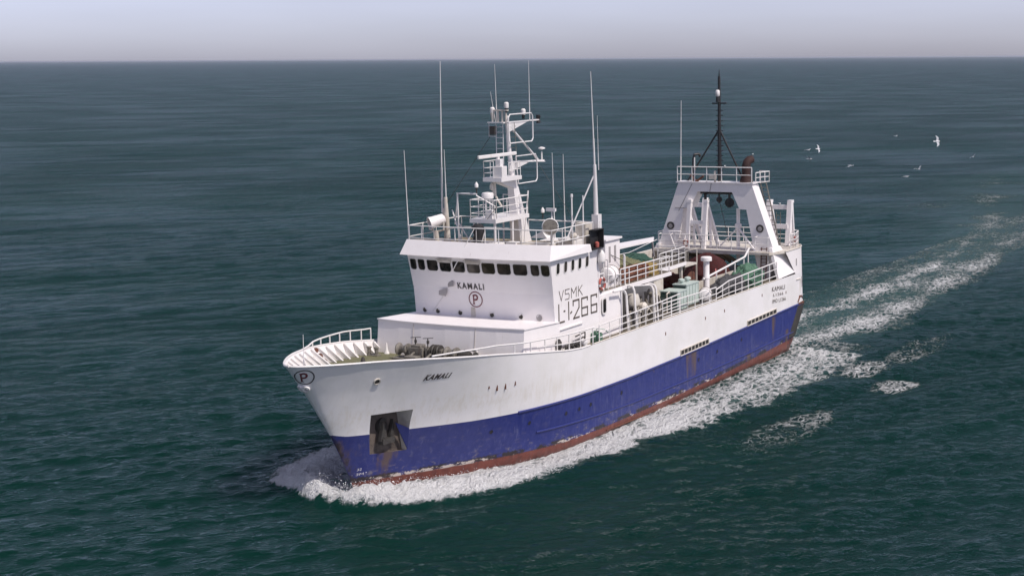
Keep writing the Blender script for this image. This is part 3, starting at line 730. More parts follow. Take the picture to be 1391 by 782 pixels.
# big numbers on the port wall, drawn in bars
def strokes(segs, wbar, name='lettering', mat=None):
    b = MB()
    for (x0, z0, x1, z1) in segs:
        a = Vector((x0, whw(z0) + .015, z0)); c = Vector((x1, whw(z1) + .015, z1)); d = (c - a).normalized(); ext = d * wbar * .5
        b.bar(a - ext, c + ext, .02, wbar, up=Vector((0, 1, 0)).cross(d))
    return b.build(name, mat, house)
zt, zb_ = 9.80, 8.58
S = []
S += [(-16.75, zt, -16.75, zb_), (-16.75, zb_, -17.5, zb_)]
S += [(-17.48, 9.28, -17.60, 9.28)]
S += [(-18.15, zt, -18.15, zb_ + .05)]
S += [(-18.42, 9.02, -18.56, 9.08)]
S += [(-18.80, 9.5, -18.80, zt), (-18.80, zt, -19.65, zt), (-19.65, zt, -19.65, 9.25), (-19.65, 9.25, -18.85, zb_), (-18.85, zb_, -19.65, zb_)]
for x in (-20.05, -21.45): S += [(x - .85, 9.62, x - .85, zt), (x - .85, zt, x, zt), (x, zt, x, zb_), (x, zb_, x - .85, zb_), (x - .85, zb_, x - .85, 9.12), (x - .85, 9.12, x, 9.12)]
strokes([(a + .06, z0, c + .06, z1) for a, z0, c, z1 in S], .112, mat=M['letter_faded'])
T = []; t0, t1 = 10.72, 10.05
T += [(-16.75, t0, -17.05, t1), (-17.05, t1, -17.35, t0)]
T += [(-18.2, t0, -17.62, t0), (-17.62, t0, -17.62, 10.42), (-17.62, 10.42, -18.1, 10.42), (-18.1, 10.42, -18.2, 10.3), (-18.2, 10.3, -18.15, t1), (-18.15, t1, -17.62, t1)]
T += [(-18.5, t1, -18.5, t0), (-18.5, t0, -18.85, 10.32), (-18.85, 10.32, -19.2, t0), (-19.2, t0, -19.2, t1)]
T += [(-19.5, t0, -19.5, t1), (-20.05, t0, -19.52, 10.36), (-19.66, 10.46, -20.1, t1)]
strokes(T, .05, mat=M['letter_faded'])
b = MB(); b.box(-16.4, -20.0, 5.6, 5.72, 8.06, 8.14); b.build('wall_ledge', M['white_clean'], house)
window(portwall(-23.35, 8.8, 5.66), .5, 1.0, house, r=.16, fr=.12)

# bridge-top rails
railing([(-15.72, -5.7, 13.4), (-15.5, -3.5, 13.4), (-15.42, 0, 13.4), (-15.5, 3.5, 13.4), (-15.72, 5.72, 13.4), (-21.6, 5.75, 13.4)], 1.55, 1.45, (1, .45), .035, 'bridge_rail', parent=house)
railing([(-15.72, -5.7, 13.4), (-22.6, -5.7, 13.4), (-22.6, -1.5, 13.4)], 1.55, 1.6, (1, .5), .04, 'bridge_rail', parent=house)
railing([(-22.6, 0, 13.4), (-22.6, 5.75, 13.4)], 1.45, 1.7, (1, .5), .045, 'bridge_rail', parent=house)

# ------------------------------------------------------------------ main mast
mast = bpy.data.objects.new('main_mast', None); link(mast, ship); mast.location = (0, 0, 0)
b = MB(); b.hexa([(-22.35, -.42, 13.3), (-20.75, -.42, 13.3), (-20.75, .42, 13.3), (-22.35, .42, 13.3), (-20.65, -.24, 17.95), (-20.1, -.24, 17.95), (-20.1, .24, 17.95), (-20.65, .24, 17.95)])
b.build('column', M['mast'], mast, bevel=.03)
b = MB(); b.tube([(-20.5, 0, 17.9), (-20.1, 0, 20), (-19.85, 0, 22.4)], .17, 12, .13); b.build('topmast', M['mast'], mast)
b = MB(); b.box(-20.5, -17.7, -.75, .75, 17.95, 18.22); b.prism([(-20.3, -.3, 17.95), (-18.0, -.3, 17.95), (-20.3, -.3, 17.3)], (0, .6, 0)); b.build('radar_platform', M['mast'], mast)
railing([(-17.75, .1, 18.2), (-17.75, -.7, 18.2), (-20.4, -.7, 18.2)], 1.15, .8, (1, .6, .3), .028, 'platform_rail', parent=mast)
railing([(-18.8, .7, 18.2), (-20.4, .7, 18.2)], 1.0, .7, (1, .5), .028, 'platform_rail', parent=mast)
b = MB(); b.box(-18.55, -17.85, -.05, .72, 18.22, 19.0); b.box(-18.4, -18.0, .1, .5, 19.0, 19.5); b.build('radar_motor', M['mast'], mast, bevel=.03)
rb = MB(); a0 = Vector((-16.15, -.15, 19.72)); a1 = Vector((-20.1, .55, 19.80)); rb.bar(a0, a1, .16, .24); rb.lathe((-18.2, .22, 19.4), [(.12, 0), (.12, .4)], 'z', 10); rb.build('radar_scanner', M['white_clean'], mast, bevel=.04)
b = MB(); b.bar((-20.0, 0, 19.2), (-25.0, 0, 18.98), .16, .10); b.prism([(-20.1, -.06, 19.2), (-22.9, -.06, 19.0), (-20.1, -.06, 18.5)], (0, .12, 0)); b.bar((-22.5, 0, 19.05), (-25, 0, 18.9), .3, .05); b.build('lower_yard', M['mast'], mast)
b = MB(); b.bar((-19.2, 0, 21.95), (-24.3, 0, 21.95), .2, .09); b.prism([(-19.7, -.06, 21.92), (-22.8, -.06, 21.92), (-20.0, -.06, 21.25)], (0, .12, 0)); b.bar((-19.6, -1.35, 21.95), (-19.6, .4, 21.95), .3, .08); b.build('upper_yard', M['mast'], mast)
b = MB(); b.tube([(-20.2, 0, 21.7), (-24.2, 0, 19.05)], .08, 8); b.build('yard_brace', M['mast'], mast)
def loop(pts, r, name, parent, mat=None):
    b = MB(); b.tube(pts, r, 6, closed=True); return b.build(name, mat or M['mast'], parent)
loop([(-20.9, .35, 22.5), (-22.7, .35, 22.5), (-22.9, .35, 22.3), (-22.9, .35, 20.7), (-22.7, .35, 20.5), (-19.6, .35, 20.5), (-19.5, .35, 20.7), (-19.5, .35, 22.3), (-19.7, .35, 22.5)], .05, 'guard_hoop', mast)
loop([(-20.4, .35, 19.55), (-23.2, .35, 19.55), (-23.4, .35, 19.3), (-23.4, .35, 17.8), (-23.2, .35, 17.6), (-20.7, .35, 17.6)], .05, 'guard_hoop', mast)
b = MB()
for s_ in (-.28, .28): b.tube([(-19.75, -.55 + s_, 18.25), (-19.6, -.45 + s_, 21.9)], .035, 6)
for k in range(9): z = 18.6 + .38 * k; b.tube([(-19.72, -.83, z), (-19.72, -.27, z)], .025, 6)
b.build('ladder', M['mast'], mast)
b = MB()
for s_ in (-.2, .2): b.tube([(-20.9, .0 + s_, 18.25), (-20.55, s_, 21.9)], .025, 6)
for k in range(9): z = 18.6 + .38 * k; b.tube([(-20.8, -.2, z), (-20.8, .2, z)], .02, 6)
b.build('ladder', M['gear'], mast)
b = MB()
for y in (-.55, -.2, .1): b.bar((-19.6, y, 21.98), (-19.6, y, 22.75), .1, .12)
b.bar((-19.6, -.95, 22.8), (-19.6, .25, 22.8), .25, .1); b.lathe((-19.6, -1.0, 22.3), [(.06, -.3), (.14, .2), (.16, .35), (.1, .5)], 'z', 10)
b.build('lamp_bracket', M['cream'], mast)
for (x, y, z) in ((-19.6, .15, 22.95), (-19.6, -1.0, 22.6), (-22.2, 0, 22.4)):
    b = MB(); b.m = 1; b.lathe((x, y, z), [(.09, -.3), (.12, 0)], 'z', 10); b.m = 0; b.lathe((x, y, z), [(.15, 0), (.17, .1), (.17, .34), (.1, .42)], 'z', 12); b.build('navigation_light', [M['white_clean'], M['black']], mast)
b = MB(); b.lathe((-24.35, 0, 21.7), [(.16, 0), (.16, .2), (.1, .28), (.16, .36), (.16, .6)], 'z', 12); b.build('black_lantern', M['black'], mast)
b = MB(); b.box(-19.75, -19.4, -1.15, -.75, 21.1, 21.7); b.build('black_lantern', M['gear_dark'], mast)
b = MB(); b.tube([(-19.6, -1.3, 21.9), (-19.6, -1.3, 21.0), (-19.6, -.7, 21.0)], .04, 6); b.build('lantern_guard', M['mast'], mast)
b = MB(); b.tube([(-24.75, 0, 18.95), (-24.75, 0, 19.65)], .07, 8, .05); b.lathe((-24.75, 0, 19.75), [(.08, 0), (.26, .08), (.24, .16), (.05, .22)], 'z', 12); b.build('satellite_antenna', M['white_clean'], mast)
b = MB(); b.tube([(-18.3, -.2, 17.95), (-18.35, -.2, 17.0)], .12, 8); b.tube([(-18.2, -.3, 17.4), (-18.4, .0, 16.6), (-18.7, .1, 16.2)], .09, 6); b.lathe((-18.1, -.3, 17.35), [(.05, 0), (.14, .05), (.14, .3), (.05, .5)], 'z', 10); b.build('cable_bundle', M['cream'], mast)
def whip(p, q, r=.05, name='whip_antenna', parent=mast, seg=None):
    p, q = Vector(p), Vector(q); b = MB(); b.tube([p, p.lerp(q, .3)], r, 6); b.tube([p.lerp(q, .3), q], r * .75, 6, r * .35); return b.build(name, M['white_clean'], parent)
whip((-20.2, -1.0, 21.95), (-20.05, -1.0, 26.0), .04); whip((-20.15, -1.1, 21.95), (-19.48, -1.05, 24.1), .04); whip((-23.1, 0, 22.0), (-23.1, 0, 26.2), .04)
# lower platform in front of the mast
low = MB(); low.box(-20.9, -16.3, -1.05, 1.05, 15.22, 15.50); lowp = low.build('compass_platform', M['mast'], mast)
railing([(-20.8, 1.0, 15.5), (-16.5, 1.0, 15.5), (-16.35, .9, 15.5), (-16.35, -1.0, 15.5), (-18.5, -1.0, 15.5)], 1.3, 1.4, (1, .62, .28), .035, 'platform_rail', parent=mast)
railing([(-20.8, -1.0, 15.5), (-20.8, 1.0, 15.5)], 1.3, 1.0, (1, .62, .28), .035, 'platform_rail', parent=mast)
for x, y in ((-16.6, .8), (-18.8, .9), (-16.6, -.9), (-20.6, -.9)):
    b = MB(); b.tube([(x, y, 13.36), (x, y, 15.25)], .09 if y > 0 else .06, 8); b.build('platform_leg', M['mast'], mast)
b = MB(); b.tube([(-20.3, .95, 13.4), (-21.0, .95, 17.1)], .06, 6); b.build('short_pole', M['mast'], mast)
b = MB(); b.lathe((-17.2, -.1, 16.82), [(.36, 0), (.42, .04), (.42, .34), (.36, .42), (.1, .46)], 'z', 20)
for k in range(6): a = k * math.pi / 3; b.tube([(-17.2 + .3 * math.cos(a), -.1 + .3 * math.sin(a), 15.5), (-17.2 + .3 * math.cos(a), -.1 + .3 * math.sin(a), 16.85)], .035, 6)
b.build('radome', M['mast'], mast)
b = MB(); b.box(-17.0, -16.55, .1, .6, 15.5, 16.1); b.build('locker', M['white_clean'], mast, bevel=.03)

# ---- bridge-top equipment
b = MB()   # starboard signal frame
b.tube([(-16.5, -2.05, 13.4), (-16.5, -2.13, 17.2), (-16.5, -.55, 17.2)], .07, 8)
b.tube([(-16.5, -.6, 17.1), (-17.2, .5, 16.3)], .05, 6); b.tube([(-17.0, -2.7, 15.0), (-16.5, -2.1, 17.1)], .05, 6); b.tube([(-17.0, -2.9, 16.0), (-16.5, -1.7, 13.4)], .05, 6)
b.tube([(-16.5, -2.1, 15.2), (-16.5, -.9, 13.5)], .04, 6)
b.build('signal_frame', M['mast'], house)
def sidelamp(x, y, z, name='small_lamp'):
    b = MB(); b.m = 1; b.lathe((x, y, z), [(.05, -.5), (.05, -.2), (.1, -.1)], 'z', 8); b.m = 0; b.lathe((x, y, z - .1), [(.13, 0), (.14, .2), (.03, .38)], 'z', 10); b.build(name, [M['white_clean'], M['gear_dark']], house)
sidelamp(-16.5, -.55, 17.75); sidelamp(-22.6, 1.2, 15.5)
b = MB(); b.tube([(-18.85, -4.5, 13.36), (-18.75, -4.5, 15.2), (-18.65, -4.5, 16.7)], .2, 10, .13); b.tube([(-18.9, -4.85, 13.4), (-18.75, -4.55, 15.4)], .06, 6); b.lathe((-18.85, -4.75, 15.3), [(.12, 0), (.16, .3), (.1, .6)], 'z', 8); b.build('starboard_post', M['cream'], house)
whip((-18.72, -4.85, 15.6), (-18.45, -4.5, 26.3), .07, parent=house); whip((-18.65, -4.45, 16.6), (-18.5, -4.4, 20.1), .05, parent=house)
whip((-15.75, -5.75, 13.5), (-15.6, -5.85, 20.2), .05, parent=house)
b = MB(); d = Vector((.75, -.60, -.25)); c = Vector((-18.0, -4.9, 15.05)); b.m = 0; b.lathe(c - d * .65, [(.2, 0), (.38, .12), (.42, .9), (.47, 1.2), (.42, 1.2), (.40, .95)], d, 20, False); b.lathe(c - d * .65, [(.01, .0), (.2, 0)], d, 20, False); b.m = 1; b.lathe(c - d * .65, [(.40, .9), (.40, 1.0)], d, 20)
b.m = 2; b.tube([c + Vector((0, .6, 0)), c + Vector((0, .6, -.6)), c + Vector((0, 0, -.75)), c + Vector((0, -.6, -.6)), c + Vector((0, -.6, 0))], .07, 6); b.tube([c + Vector((0, 0, -.7)), (c.x, c.y, 13.4)], .18, 8)
b.build('searchlight', [M['white'], M['gear_dark'], M['cream']], house)
b = MB(); c = Vector((-17.6, 4.55, 15.0)); d = Vector((.7, .5, .05)); b.m = 1; b.lathe(c - d * .3, [(.2, 0), (.5, .2), (.52, .5)], d, 20); b.m = 0; b.lathe(c - d * .32, [(.53, .35), (.58, .5), (.53, .55)], d, 20, False); b.tube([(c.x - .3, c.y, 13.4), (c.x - .3, c.y, 14.7)], .13, 8)
b.tube([c + Vector((-.1, -.58, 0)), c + Vector((-.3, 0, -.6)), c + Vector((-.1, .58, 0))], .05, 6); b.build('searchlight', [M['white_clean'], M['gear']], house)
b = MB(); b.box(-18.1, -17.9, 4.1, 4.8, 16.0, 16.22); b.tube([(-18.0, 4.5, 13.4), (-18.0, 4.5, 16.0)], .05, 6); b.build('floodlight_bar', M['mast'], house)
# tubular booms lying on the roof by the port lamp
b = MB(); b.prism([(-19, 2.6, 14.1), (-19, 3.6, 14.6), (-19, 4.0, 14.1)], (.8, 0, 0)); b.box(-20.6, -18.6, 4.6, 5.2, 13.9, 14.1); b.box(-21.4, -19.6, 2.6, 5.2, 13.4, 13.8); b.build('vent_housing', M['white_clean'], house, bevel=.03)
b = MB(); b.box(-19.0, -16.2, 2.2, 4.4, 13.4, 13.75); b.tube([(-16.4, 2.2, 13.85), (-16.9, 4.6, 14.1)], .05, 6); b.tube([(-16.4, 2.6, 13.8), (-18.4, 4.8, 13.95)], .05, 6); b.build('roof_locker', M['cream'], house, bevel=.03)
for (x0, x1, y0, y1, h) in ((-17.2, -16.4, .35, 1.2, .45), (-16.9, -16.3, 1.8, 2.6, .6), (-17.6, -16.8, -.9, -.1, .4)):
    b = MB(); b.box(x0, x1, y0, y1, 13.4, 13.4 + h); b.build('roof_locker', M['white_clean'], house, bevel=.04)
b = MB(); b.tube([(-16, .35, 13.4), (-16, .35, 14.95), (-16, 1.2, 14.95)], .05, 6); b.tube([(-15.8, 0, 13.4), (-16, .35, 14.7)], .04, 6); b.build('stub_rail', M['white_clean'], house)
b = MB(); vs = []
b.lathe((-15.95, -.15, 13.42), [(.30, 0), (.36, .2), (.37, .7), (.33, 1.0), (.44, 1.35), (.42, 1.62), (.2, 1.78), (.05, 1.8)], 'z', 12); o = b.build('covered_compass', M['black'], house); 
for v in o.data.vertices: v.co.x += .04 * math.sin(v.co.z * 9 + v.co.y * 14); v.co.y += .05 * math.sin(v.co.z * 7)
# port post with whip, board and red side light
b = MB(); b.box(-22.95, -22.4, 5.25, 5.75, 13.0, 15.4); b.tube([(-22.6, 5.5, 15.2), (-22.55, 5.5, 17.4), (-22.5, 5.5, 18.9)], .17, 10, .11); b.tube([(-22.5, 5.45, 18.2), (-20.6, 4.3, 14.0)], .05, 6); b.tube([(-21.6, 5.0, 16.8), (-21.6, 5.0, 13.4)], .05, 6); b.build('port_post', M['mast'], house)
whip((-22.5, 5.5, 18.7), (-22.2, 5.45, 25.35), .07, parent=house); whip((-22.9, 5.6, 18.5), (-22.8, 5.6, 22.3), .03, parent=house)
whip((-21.1, 3.0, 13.4), (-20.9, 3.0, 19.8), .05, parent=house); whip((-22.6, 3.0, 13.4), (-22.5, 3.0, 19.6), .05, parent=house); 
b = MB(); b.tube([(-22.0, 3.9, 13.4), (-22.0, 3.9, 16.7)], .07, 8, .05); b.lathe((-22, 3.9, 16.6), [(.08, 0), (.1, .1), (.08, .25)], 'z', 8); b.build('pole_light', M['mast'], house)
b = MB(); b.m = 0; b.box(-22.3, -21.05, 5.72, 5.82, 13.15, 14.45); b.box(-22.3, -22.22, 5.82, 6.25, 13.15, 14.45); b.box(-22.3, -21.05, 5.82, 6.2, 13.1, 13.18); b.box(-22.3, -21.05, 5.82, 6.2, 14.42, 14.48); b.m = 1; b.lathe((-21.7, 6.0, 13.2), [(.14, 0), (.16, .1), (.16, .32), (.05, .4)], 'z', 12); b.build('port_sidelight', [M['black'], M['lifeorange']], house)
b = MB(); b.box(-22.7, -22.3, 5.75, 6.05, 12.0, 12.75); b.lathe((-22.45, 5.95, 12.1), [(.28, 0), (.3, .5), (.1, .8)], 'z', 12); b.build('lamp_housing', M['white_clean'], house)
b = MB(); b.box(-22.2, -21.2, 4.6, 5.4, 13.4, 14.9); b.build('roof_locker', M['cream'], house, bevel=.03)
b = MB(); b.tube([(-19.6, 5.3, 13.4), (-19.6, 5.3, 14.2)], .05, 6); b.lathe((-19.8, 5.3, 14.2), [(.1, 0), (.22, .1), (.22, .4), (.1, .5)], 'x', 12); b.build('roof_lamp', M['cream'], house)
b = MB(); b.tube([(-19.6, -1.2, 21.0), (-18.7, -4.4, 16.3)], .018, 4); b.tube([(-21, .2, 21.3), (-22.6, 3.8, 14.9)], .014, 4); b.tube([(-16.3, 1.2, 16.4), (-16.5, -1.5, 13.6)], .02, 4); b.build('stay_wire', M['gear_dark'], mast)

# ------------------------------------------------------------------ midship casing and upper deck
b = MB(); b.box(-26.5, -22.7, -5.58, 5.58, 6.4, 9.72); b.build('accommodation_block', M['white'], ship, bevel=.12)
b = MB(); b.box(-37.4, -26.5, -5.5, 3.7, 6.4, 9.5); b.build('engine_casing', M['cream'], ship)  # aged paint; its darker tone also carries the shade under the deck edge
for y in (3.6, .5, -2.5, -5.2):
    b = MB(); b.bar((-41.0, y, 6.4), (-41.0, y, 9.5), .2, .2); b.build('deck_pillar', M['cream'], ship)
UD = [(-22.4, 5.55), (-35.2, 5.45), (-35.6, 4.2), (-41.2, 4.0), (-41.2, -5.6), (-22.4, -5.6)]
b = MB(); b.m = 0; b.prism([(x, y, 9.78) for x, y in UD], (0, 0, -.28)); b.m = 1; b.prism([(x * .999 - .02, y * .985, 9.80) for x, y in UD], (0, 0, -.015)); upd = b.build('upper_deck', [M['white'], M['deck']], ship)
railing([(-26.6, 5.35, 9.8), (-35.1, 5.3, 9.8)], 1.2, 1.5, (1, .66, .33), .042, 'upper_deck_rail', parent=upd)
railing([(-35.9, 4.1, 9.8), (-41.1, 3.9, 9.8), (-41.1, 1.5, 9.8)], 1.2, 1.4, (1, .6, .3), .04, 'upper_deck_rail', parent=upd)
railing([(-22.4, -5.5, 9.8), (-41.1, -5.5, 9.8)], 1.2, 1.8, (1, .6, .3), .035, 'upper_deck_rail', parent=upd)
railing([(-22.5, 5.5, 9.8), (-23.6, 5.5, 9.8)], 1.3, 1.0, (1, .5), .045, 'upper_deck_rail', parent=upd)
b = MB(); b.box(-43.6, -41.2, 1.6, 3.9, 9.3, 9.45)
b.bar((-43.4, 3.9, 9.3), (-43.4, 3.9, 6.5), .1, .1); b.tube([(-41.3, 3.9, 9.5), (-41.3, 3.9, 10.6), (-43.5, 3.9, 10.6), (-43.5, 3.9, 9.4)], .045, 6); b.build('landing', M['cream'], ship)
# tubular frames over the port walkway
for x, zt_ in ((-26.1, 9.55), (-27.4, 9.72), (-30.6, 9.35), (-31.1, 9.35)):
    b = MB(); y0 = 6.05; b.tube([(x - .1, 6.15, 6.5), (x, y0, zt_ - .35), (x, y0 - .12, zt_ - .08), (x, y0 - .4, zt_), (x, 4.6, zt_ + .05)], .09, 8); b.build('walkway_frame', M['white_clean'], ship)
b = MB(); b.tube([(-24.2, 5.95, 9.7), (-25.7, 6.0, 9.66), (-26.1, 6.05, 9.2)], .08, 8); b.tube([(-27.4, 5.9, 9.7), (-30.4, 5.9, 9.38)], .06, 6); b.build('walkway_frame', M['white_clean'], ship)
# pipes, fan and valves in the recess under the deck edge
b = MB()
for k in range(9):
    x = -27.3 - .75 * k; b.tube([(x, 4.4 + .3 * math.sin(k * 2.1), 6.5), (x, 4.4 + .3 * math.sin(k * 2.1), 7.6 + .4 * math.sin(k * 3.3)), (x - .5, 4.2, 8.2 + .3 * math.sin(k))], .11, 8)
b.tube([(-27, 4.6, 7.4), (-33, 4.6, 7.3)], .1, 8); b.tube([(-27, 5.0, 6.8), (-33, 5.0, 6.8)], .08, 8)
b.box(-29.6, -28.2, 4.2, 5.2, 6.5, 7.3); b.box(-32.5, -30.8, 4.2, 5.0, 6.5, 7.5); b.build('deck_piping', M['gear'], ship)
random.seed(9)
for k in range(16):
    x = -27.4 - .62 * k; y = 4.3 + random.random() * .9; z = 6.5; b = MB(); hgt = .5 + random.random() * 1.3
    if k % 3 == 0: b.lathe((x, y, z), [(.22, 0), (.25, .1), (.16, .2), (.16, hgt), (.28, hgt + .04), (.28, hgt + .16), (.1, hgt + .24)], 'z', 12)
    elif k % 3 == 1: b.tube([(x, y, z), (x, y, z + hgt), (x - .2, y + .1, z + hgt + .15), (x - .6, y + .15, z + hgt * .6), (x - .6, y, z)], .07, 7)
    else: b.box(x - .22, x + .22, y - .25, y + .25, z, z + hgt * .7); b.lathe((x, y, z + hgt * .7), [(.14, 0), (.16, .25), (.05, .3)], 'z', 10)
    b.build('deck_fitting', (M['gear'], M['cream'], M['gear_dark'])[k % 3], ship)
for k in range(7):
    x = -43.0 - 1.7 * k; b = MB(); pts = [(x + random.uniform(-.7, .7), 5.6 + random.uniform(-.45, .4) if k % 2 else 3.5 + random.uniform(-.3, .5), 6.56 + .05 * (j % 3)) for j in range(8)]
    b.tube(pts, .05, 6); b.build('rope', (M['net_yellow'], M['gear'], M['orange'])[k % 3], ship)
b = MB(); b.lathe((-28.6, 5.3, 8.1), [(.55, 0), (.6, .3), (.45, .8)], 'z', 14); b.lathe((-29.2, 5.7, 7.9), [(.1, -.15), (.33, .0), (.38, .3), (.2, .5)], 'y', 16); b.box(-30.2, -28.6, 5.2, 5.9, 7.55, 7.68); b.tube([(-28.9, 5.7, 6.5), (-28.9, 5.7, 7.5)], .1, 8); b.tube([(-29.9, 5.7, 6.5), (-29.9, 5.7, 7.5)], .1, 8); b.build('winch_motor', M['cream'], ship)
b = MB(); b.box(-27.0, -26.52, 4.0, 5.5, 6.5, 9.4); b.build('dark_doorway_block', M['gear_dark'], ship)  # solid block; the opening's inner shade is put into its dark colour
# lift house behind the wheelhouse, with two slit windows
b = MB(); b.box(-31.0, -28.6, 1.6, 3.1, 9.7, 12.75); b.box(-31.15, -28.45, 1.45, 3.25, 12.75, 12.88); lh = b.build('ventilation_tower', M['white'], ship)
for x in (-29.3, -30.2):
    b = MB(); b.box(x - .14, x + .14, 3.08, 3.13, 11.1, 12.3); b.build('slit_window', M['grey'], lh)
b = MB(); b.box(-28.62, -28.55, 2.2, 2.75, 11.3, 12.3); b.build('door', M['grey'], lh)
b = MB(); b.box(-27.2, -25.0, 3.2, 5.0, 9.78, 10.2); b.build('deck_plinth', M['white'], ship)
b = MB(); b.bar((-23.0, 5.2, 9.8), (-23.0, 5.2, 12.6), .12, .12); b.build('post', M['white'], ship)
b = MB(); b.bar((-23.2, 4.4, 9.8), (-23.2, 4.4, 12.9), .2, .2); b.build('post', M['white'], ship)
b = MB(); b.tube([(-22.5, 5.2, 12.2), (-28.5, 2.2, 10.8)], .03, 5); b.tube([(-28.6, 2.9, 12.0), (-33, 3.9, 10.2)], .025, 5); b.build('stay_wire', M['gear_dark'], ship)
# starboard shelter roof between casing and gantry
b = MB(); z = 11.3
b.prism([(-32.0, -2.2, z), (-44.4, -.4, z), (-42.6, .4, z), (-36.6, .15, z), (-33.0, .9, z)][::1], (0, 0, -.18)); b.build('shelter_roof', M['white'], ship)
b = MB()
b.bar((-43.6, -.2, 11.1), (-43.9, -.2, 9.7), .12, .12); b.bar((-33.5, -1.6, 11.1), (-33.5, -1.6, 9.8), .12, .12); b.build('shelter_post', M['grey'], ship)
b = MB(); b.tube([(-31.5, 2.2, 11.3), (-36, 1.4, 11.0), (-40, .9, 11.15), (-43.5, .3, 11.2)], .03, 5); b.build('rope', M['white_clean'], ship)

# ------------------------------------------------------------------ main deck rails aft of the wheelhouse
def hr(x): return hull_y(x, 6.5) - .06
railing([(x, hr(x), 6.56) for x in (-21.2, -26.0, -30.0, -34.8)], [1.2, 1.3, 1.4, 1.6], 1.55, (1, .6, .28), .04, 'deck_rail')
railing([(x, hr(x), 6.56) for x in (-31.6, -36.2, -41.8)], [1.25, 1.2, 1.15], 1.5, (1, .55, .15), .042, 'deck_rail')
railing([(x, hr(x), 6.56) for x in (-41.8, -44.4, -50, -55.2)], [.95, 1.35, 1.5, 1.62], 1.5, (1, .62, .25), .045, 'deck_rail')
b = MB(); b.tube([(-43.8, 4.3, 8.0), (-48, 4.35, 8.4), (-52.6, 4.4, 8.85), (-53.6, 4.4, 9.5)], .09, 8)
for x in (-44.5, -46.5, -48.5, -50.5, -52.5, -53.5): b.tube([(x, 4.35, 6.5), (x, 4.35, lerp(x, inc([(-43.8, 8.0), (-48, 8.4), (-52.6, 8.85), (-53.6, 9.5)])))], .06, 6)
b.build('trawl_deck_rail', M['white_clean'], ship)
b = MB(); b.box(-55.5, -42.0, 3.0, 3.15, 6.5, 7.5); b.box(-55.5, -42.0, -3.15, -3.0, 6.5, 7.5); b.build('trawl_deck_coaming', M['cream'], ship)
# tall mushroom vent
b = MB(); b.lathe((-44.3, 4.4, 6.5), [(.30, 0), (.27, .1), (.25, 1.5), (.28, 1.52), (.28, 1.65), (.25, 1.7), (.25, 2.95), (.46, 3.0), (.46, 3.28), (.38, 3.34), (.1, 3.36)], 'z', 20); b.build('mushroom_vent', M['white'], ship)
# low machinery by the wheelhouse side
b = MB()
for k in range(5): b.tube([(-16.9 - .5 * k, 6.02, 6.62), (-17.1 - .5 * k, 5.9, 6.95), (-17.5 - .5 * k, 6.05, 6.66)], .1, 6)
b.tube([(-16.6, 5.95, 6.9), (-19.8, 5.95, 7.2)], .045, 6); b.tube([(-19.8, 5.95, 6.55), (-19.8, 5.95, 7.5), (-18.4, 5.95, 7.4)], .05, 6); b.lathe((-16.0, 5.95, 7.2), [(.1, -.4), (.22, -.2), (.22, .2), (.1, .4)], 'z', 10)
b.build('mooring_chain', M['gear_dark'], ship)

# ------------------------------------------------------------------ gantry
gan = bpy.data.objects.new('stern_gantry', None); link(gan, ship)
GX, GD = -56.3, -1.45
outer = [(3.55, 14.9), (5.62, 9.1), (5.2, 6.5)]
def leg(side):
    o = [(3.55, 14.9), (4.55, 12.1), (5.62, 9.1), (5.3, 6.4), (4.15, 6.4), (4.05, 7.6), (3.5, 10.3), (3.05, 12.6), (2.4, 12.6), (1.68, 14.12), (1.68, 14.9)]
    b = MB(); poly = [(GX, side * y, z) for y, z in o]
    b.m = 0; b.prism(poly, (GD, 0, 0)); return b
for side in (1, -1): leg(side).build('leg', M['white'], gan)
b = MB(); b.box(GX + GD, GX, -1.68, 1.68, 14.12, 14.9); b.build('crossbeam', M['white'], gan)
b = MB(); b.box(GX + GD - .12, GX + .12, -3.75, 3.75, 14.9, 15.0); b.build('top_plate', M['white'], gan)
b = MB()   # panel seams on the starboard leg, standing proud
b.bar((GX + .01, -2.2, 14.8), (GX + .01, -3.55, 12.3), .03, .06); b.bar((GX + .01, -3.0, 12.6), (GX + .01, -3.9, 12.6), .03, .06); b.build('seam', M['grey'], gan)
for side in (1, -1):
    b = MB(); b.lathe((GX - .02, side * 4.35, 10.95), [(.1, 0), (.36, .03), (.36, .09), (.1, .1)], 'x', 14); b.build('round_hatch', M['gear_dark'], gan); b = MB(); b.lathe((GX + .05, side * 4.35, 10.92), [(.05, 0), (.22, .01), (.2, .04), (.02, .05)], 'x', 14); b.build('hatch_cover', M['grey'], gan)
    b = MB(); y0, y1 = (4.1, 5.3); x = GX + .55
    b.tube([(x, side * y1, 7.9), (x, side * y1, 10.2), (x, side * y0, 10.2), (x, side * y0, 9.2)], .04, 6); b.tube([(x, side * y1, 10.2), (GX, side * y1, 10.25)], .04, 6); b.tube([(x, side * y0, 10.2), (GX, side * y0, 10.25)], .04, 6)
    for z in (9.6, 9.0): b.tube([(x, side * y0, z), (x, side * y1, z)], .035, 6)
    b.build('leg_cage', M['white_clean'], gan)
    # flared plate from leg to hull side
    b = MB(); b.hexa([(-55.5, side * 6.2, 6.6), (-59.8, side * 6.2, 6.6), (-59.8, side * 6.43, 6.75), (-55.5, side * 6.43, 6.62), (-55.9, side * 5.3, 9.3), (-57.9, side * 5.3, 9.3), (-57.9, side * 5.62, 9.32), (-55.9, side * 5.62, 9.3)]); b.build('flared_bracket', M['white'], gan)
b = MB()
for y in (4.45, 4.95): b.tube([(GX + .14, y, 6.5), (GX + .14, y + .1, 9.3)], .045, 6)
for k in range(9): b.tube([(GX + .14, 4.45, 6.75 + .3 * k), (GX + .14, 4.98, 6.75 + .3 * k)], .03, 6)
b.build('ladder', M['rust'], gan)
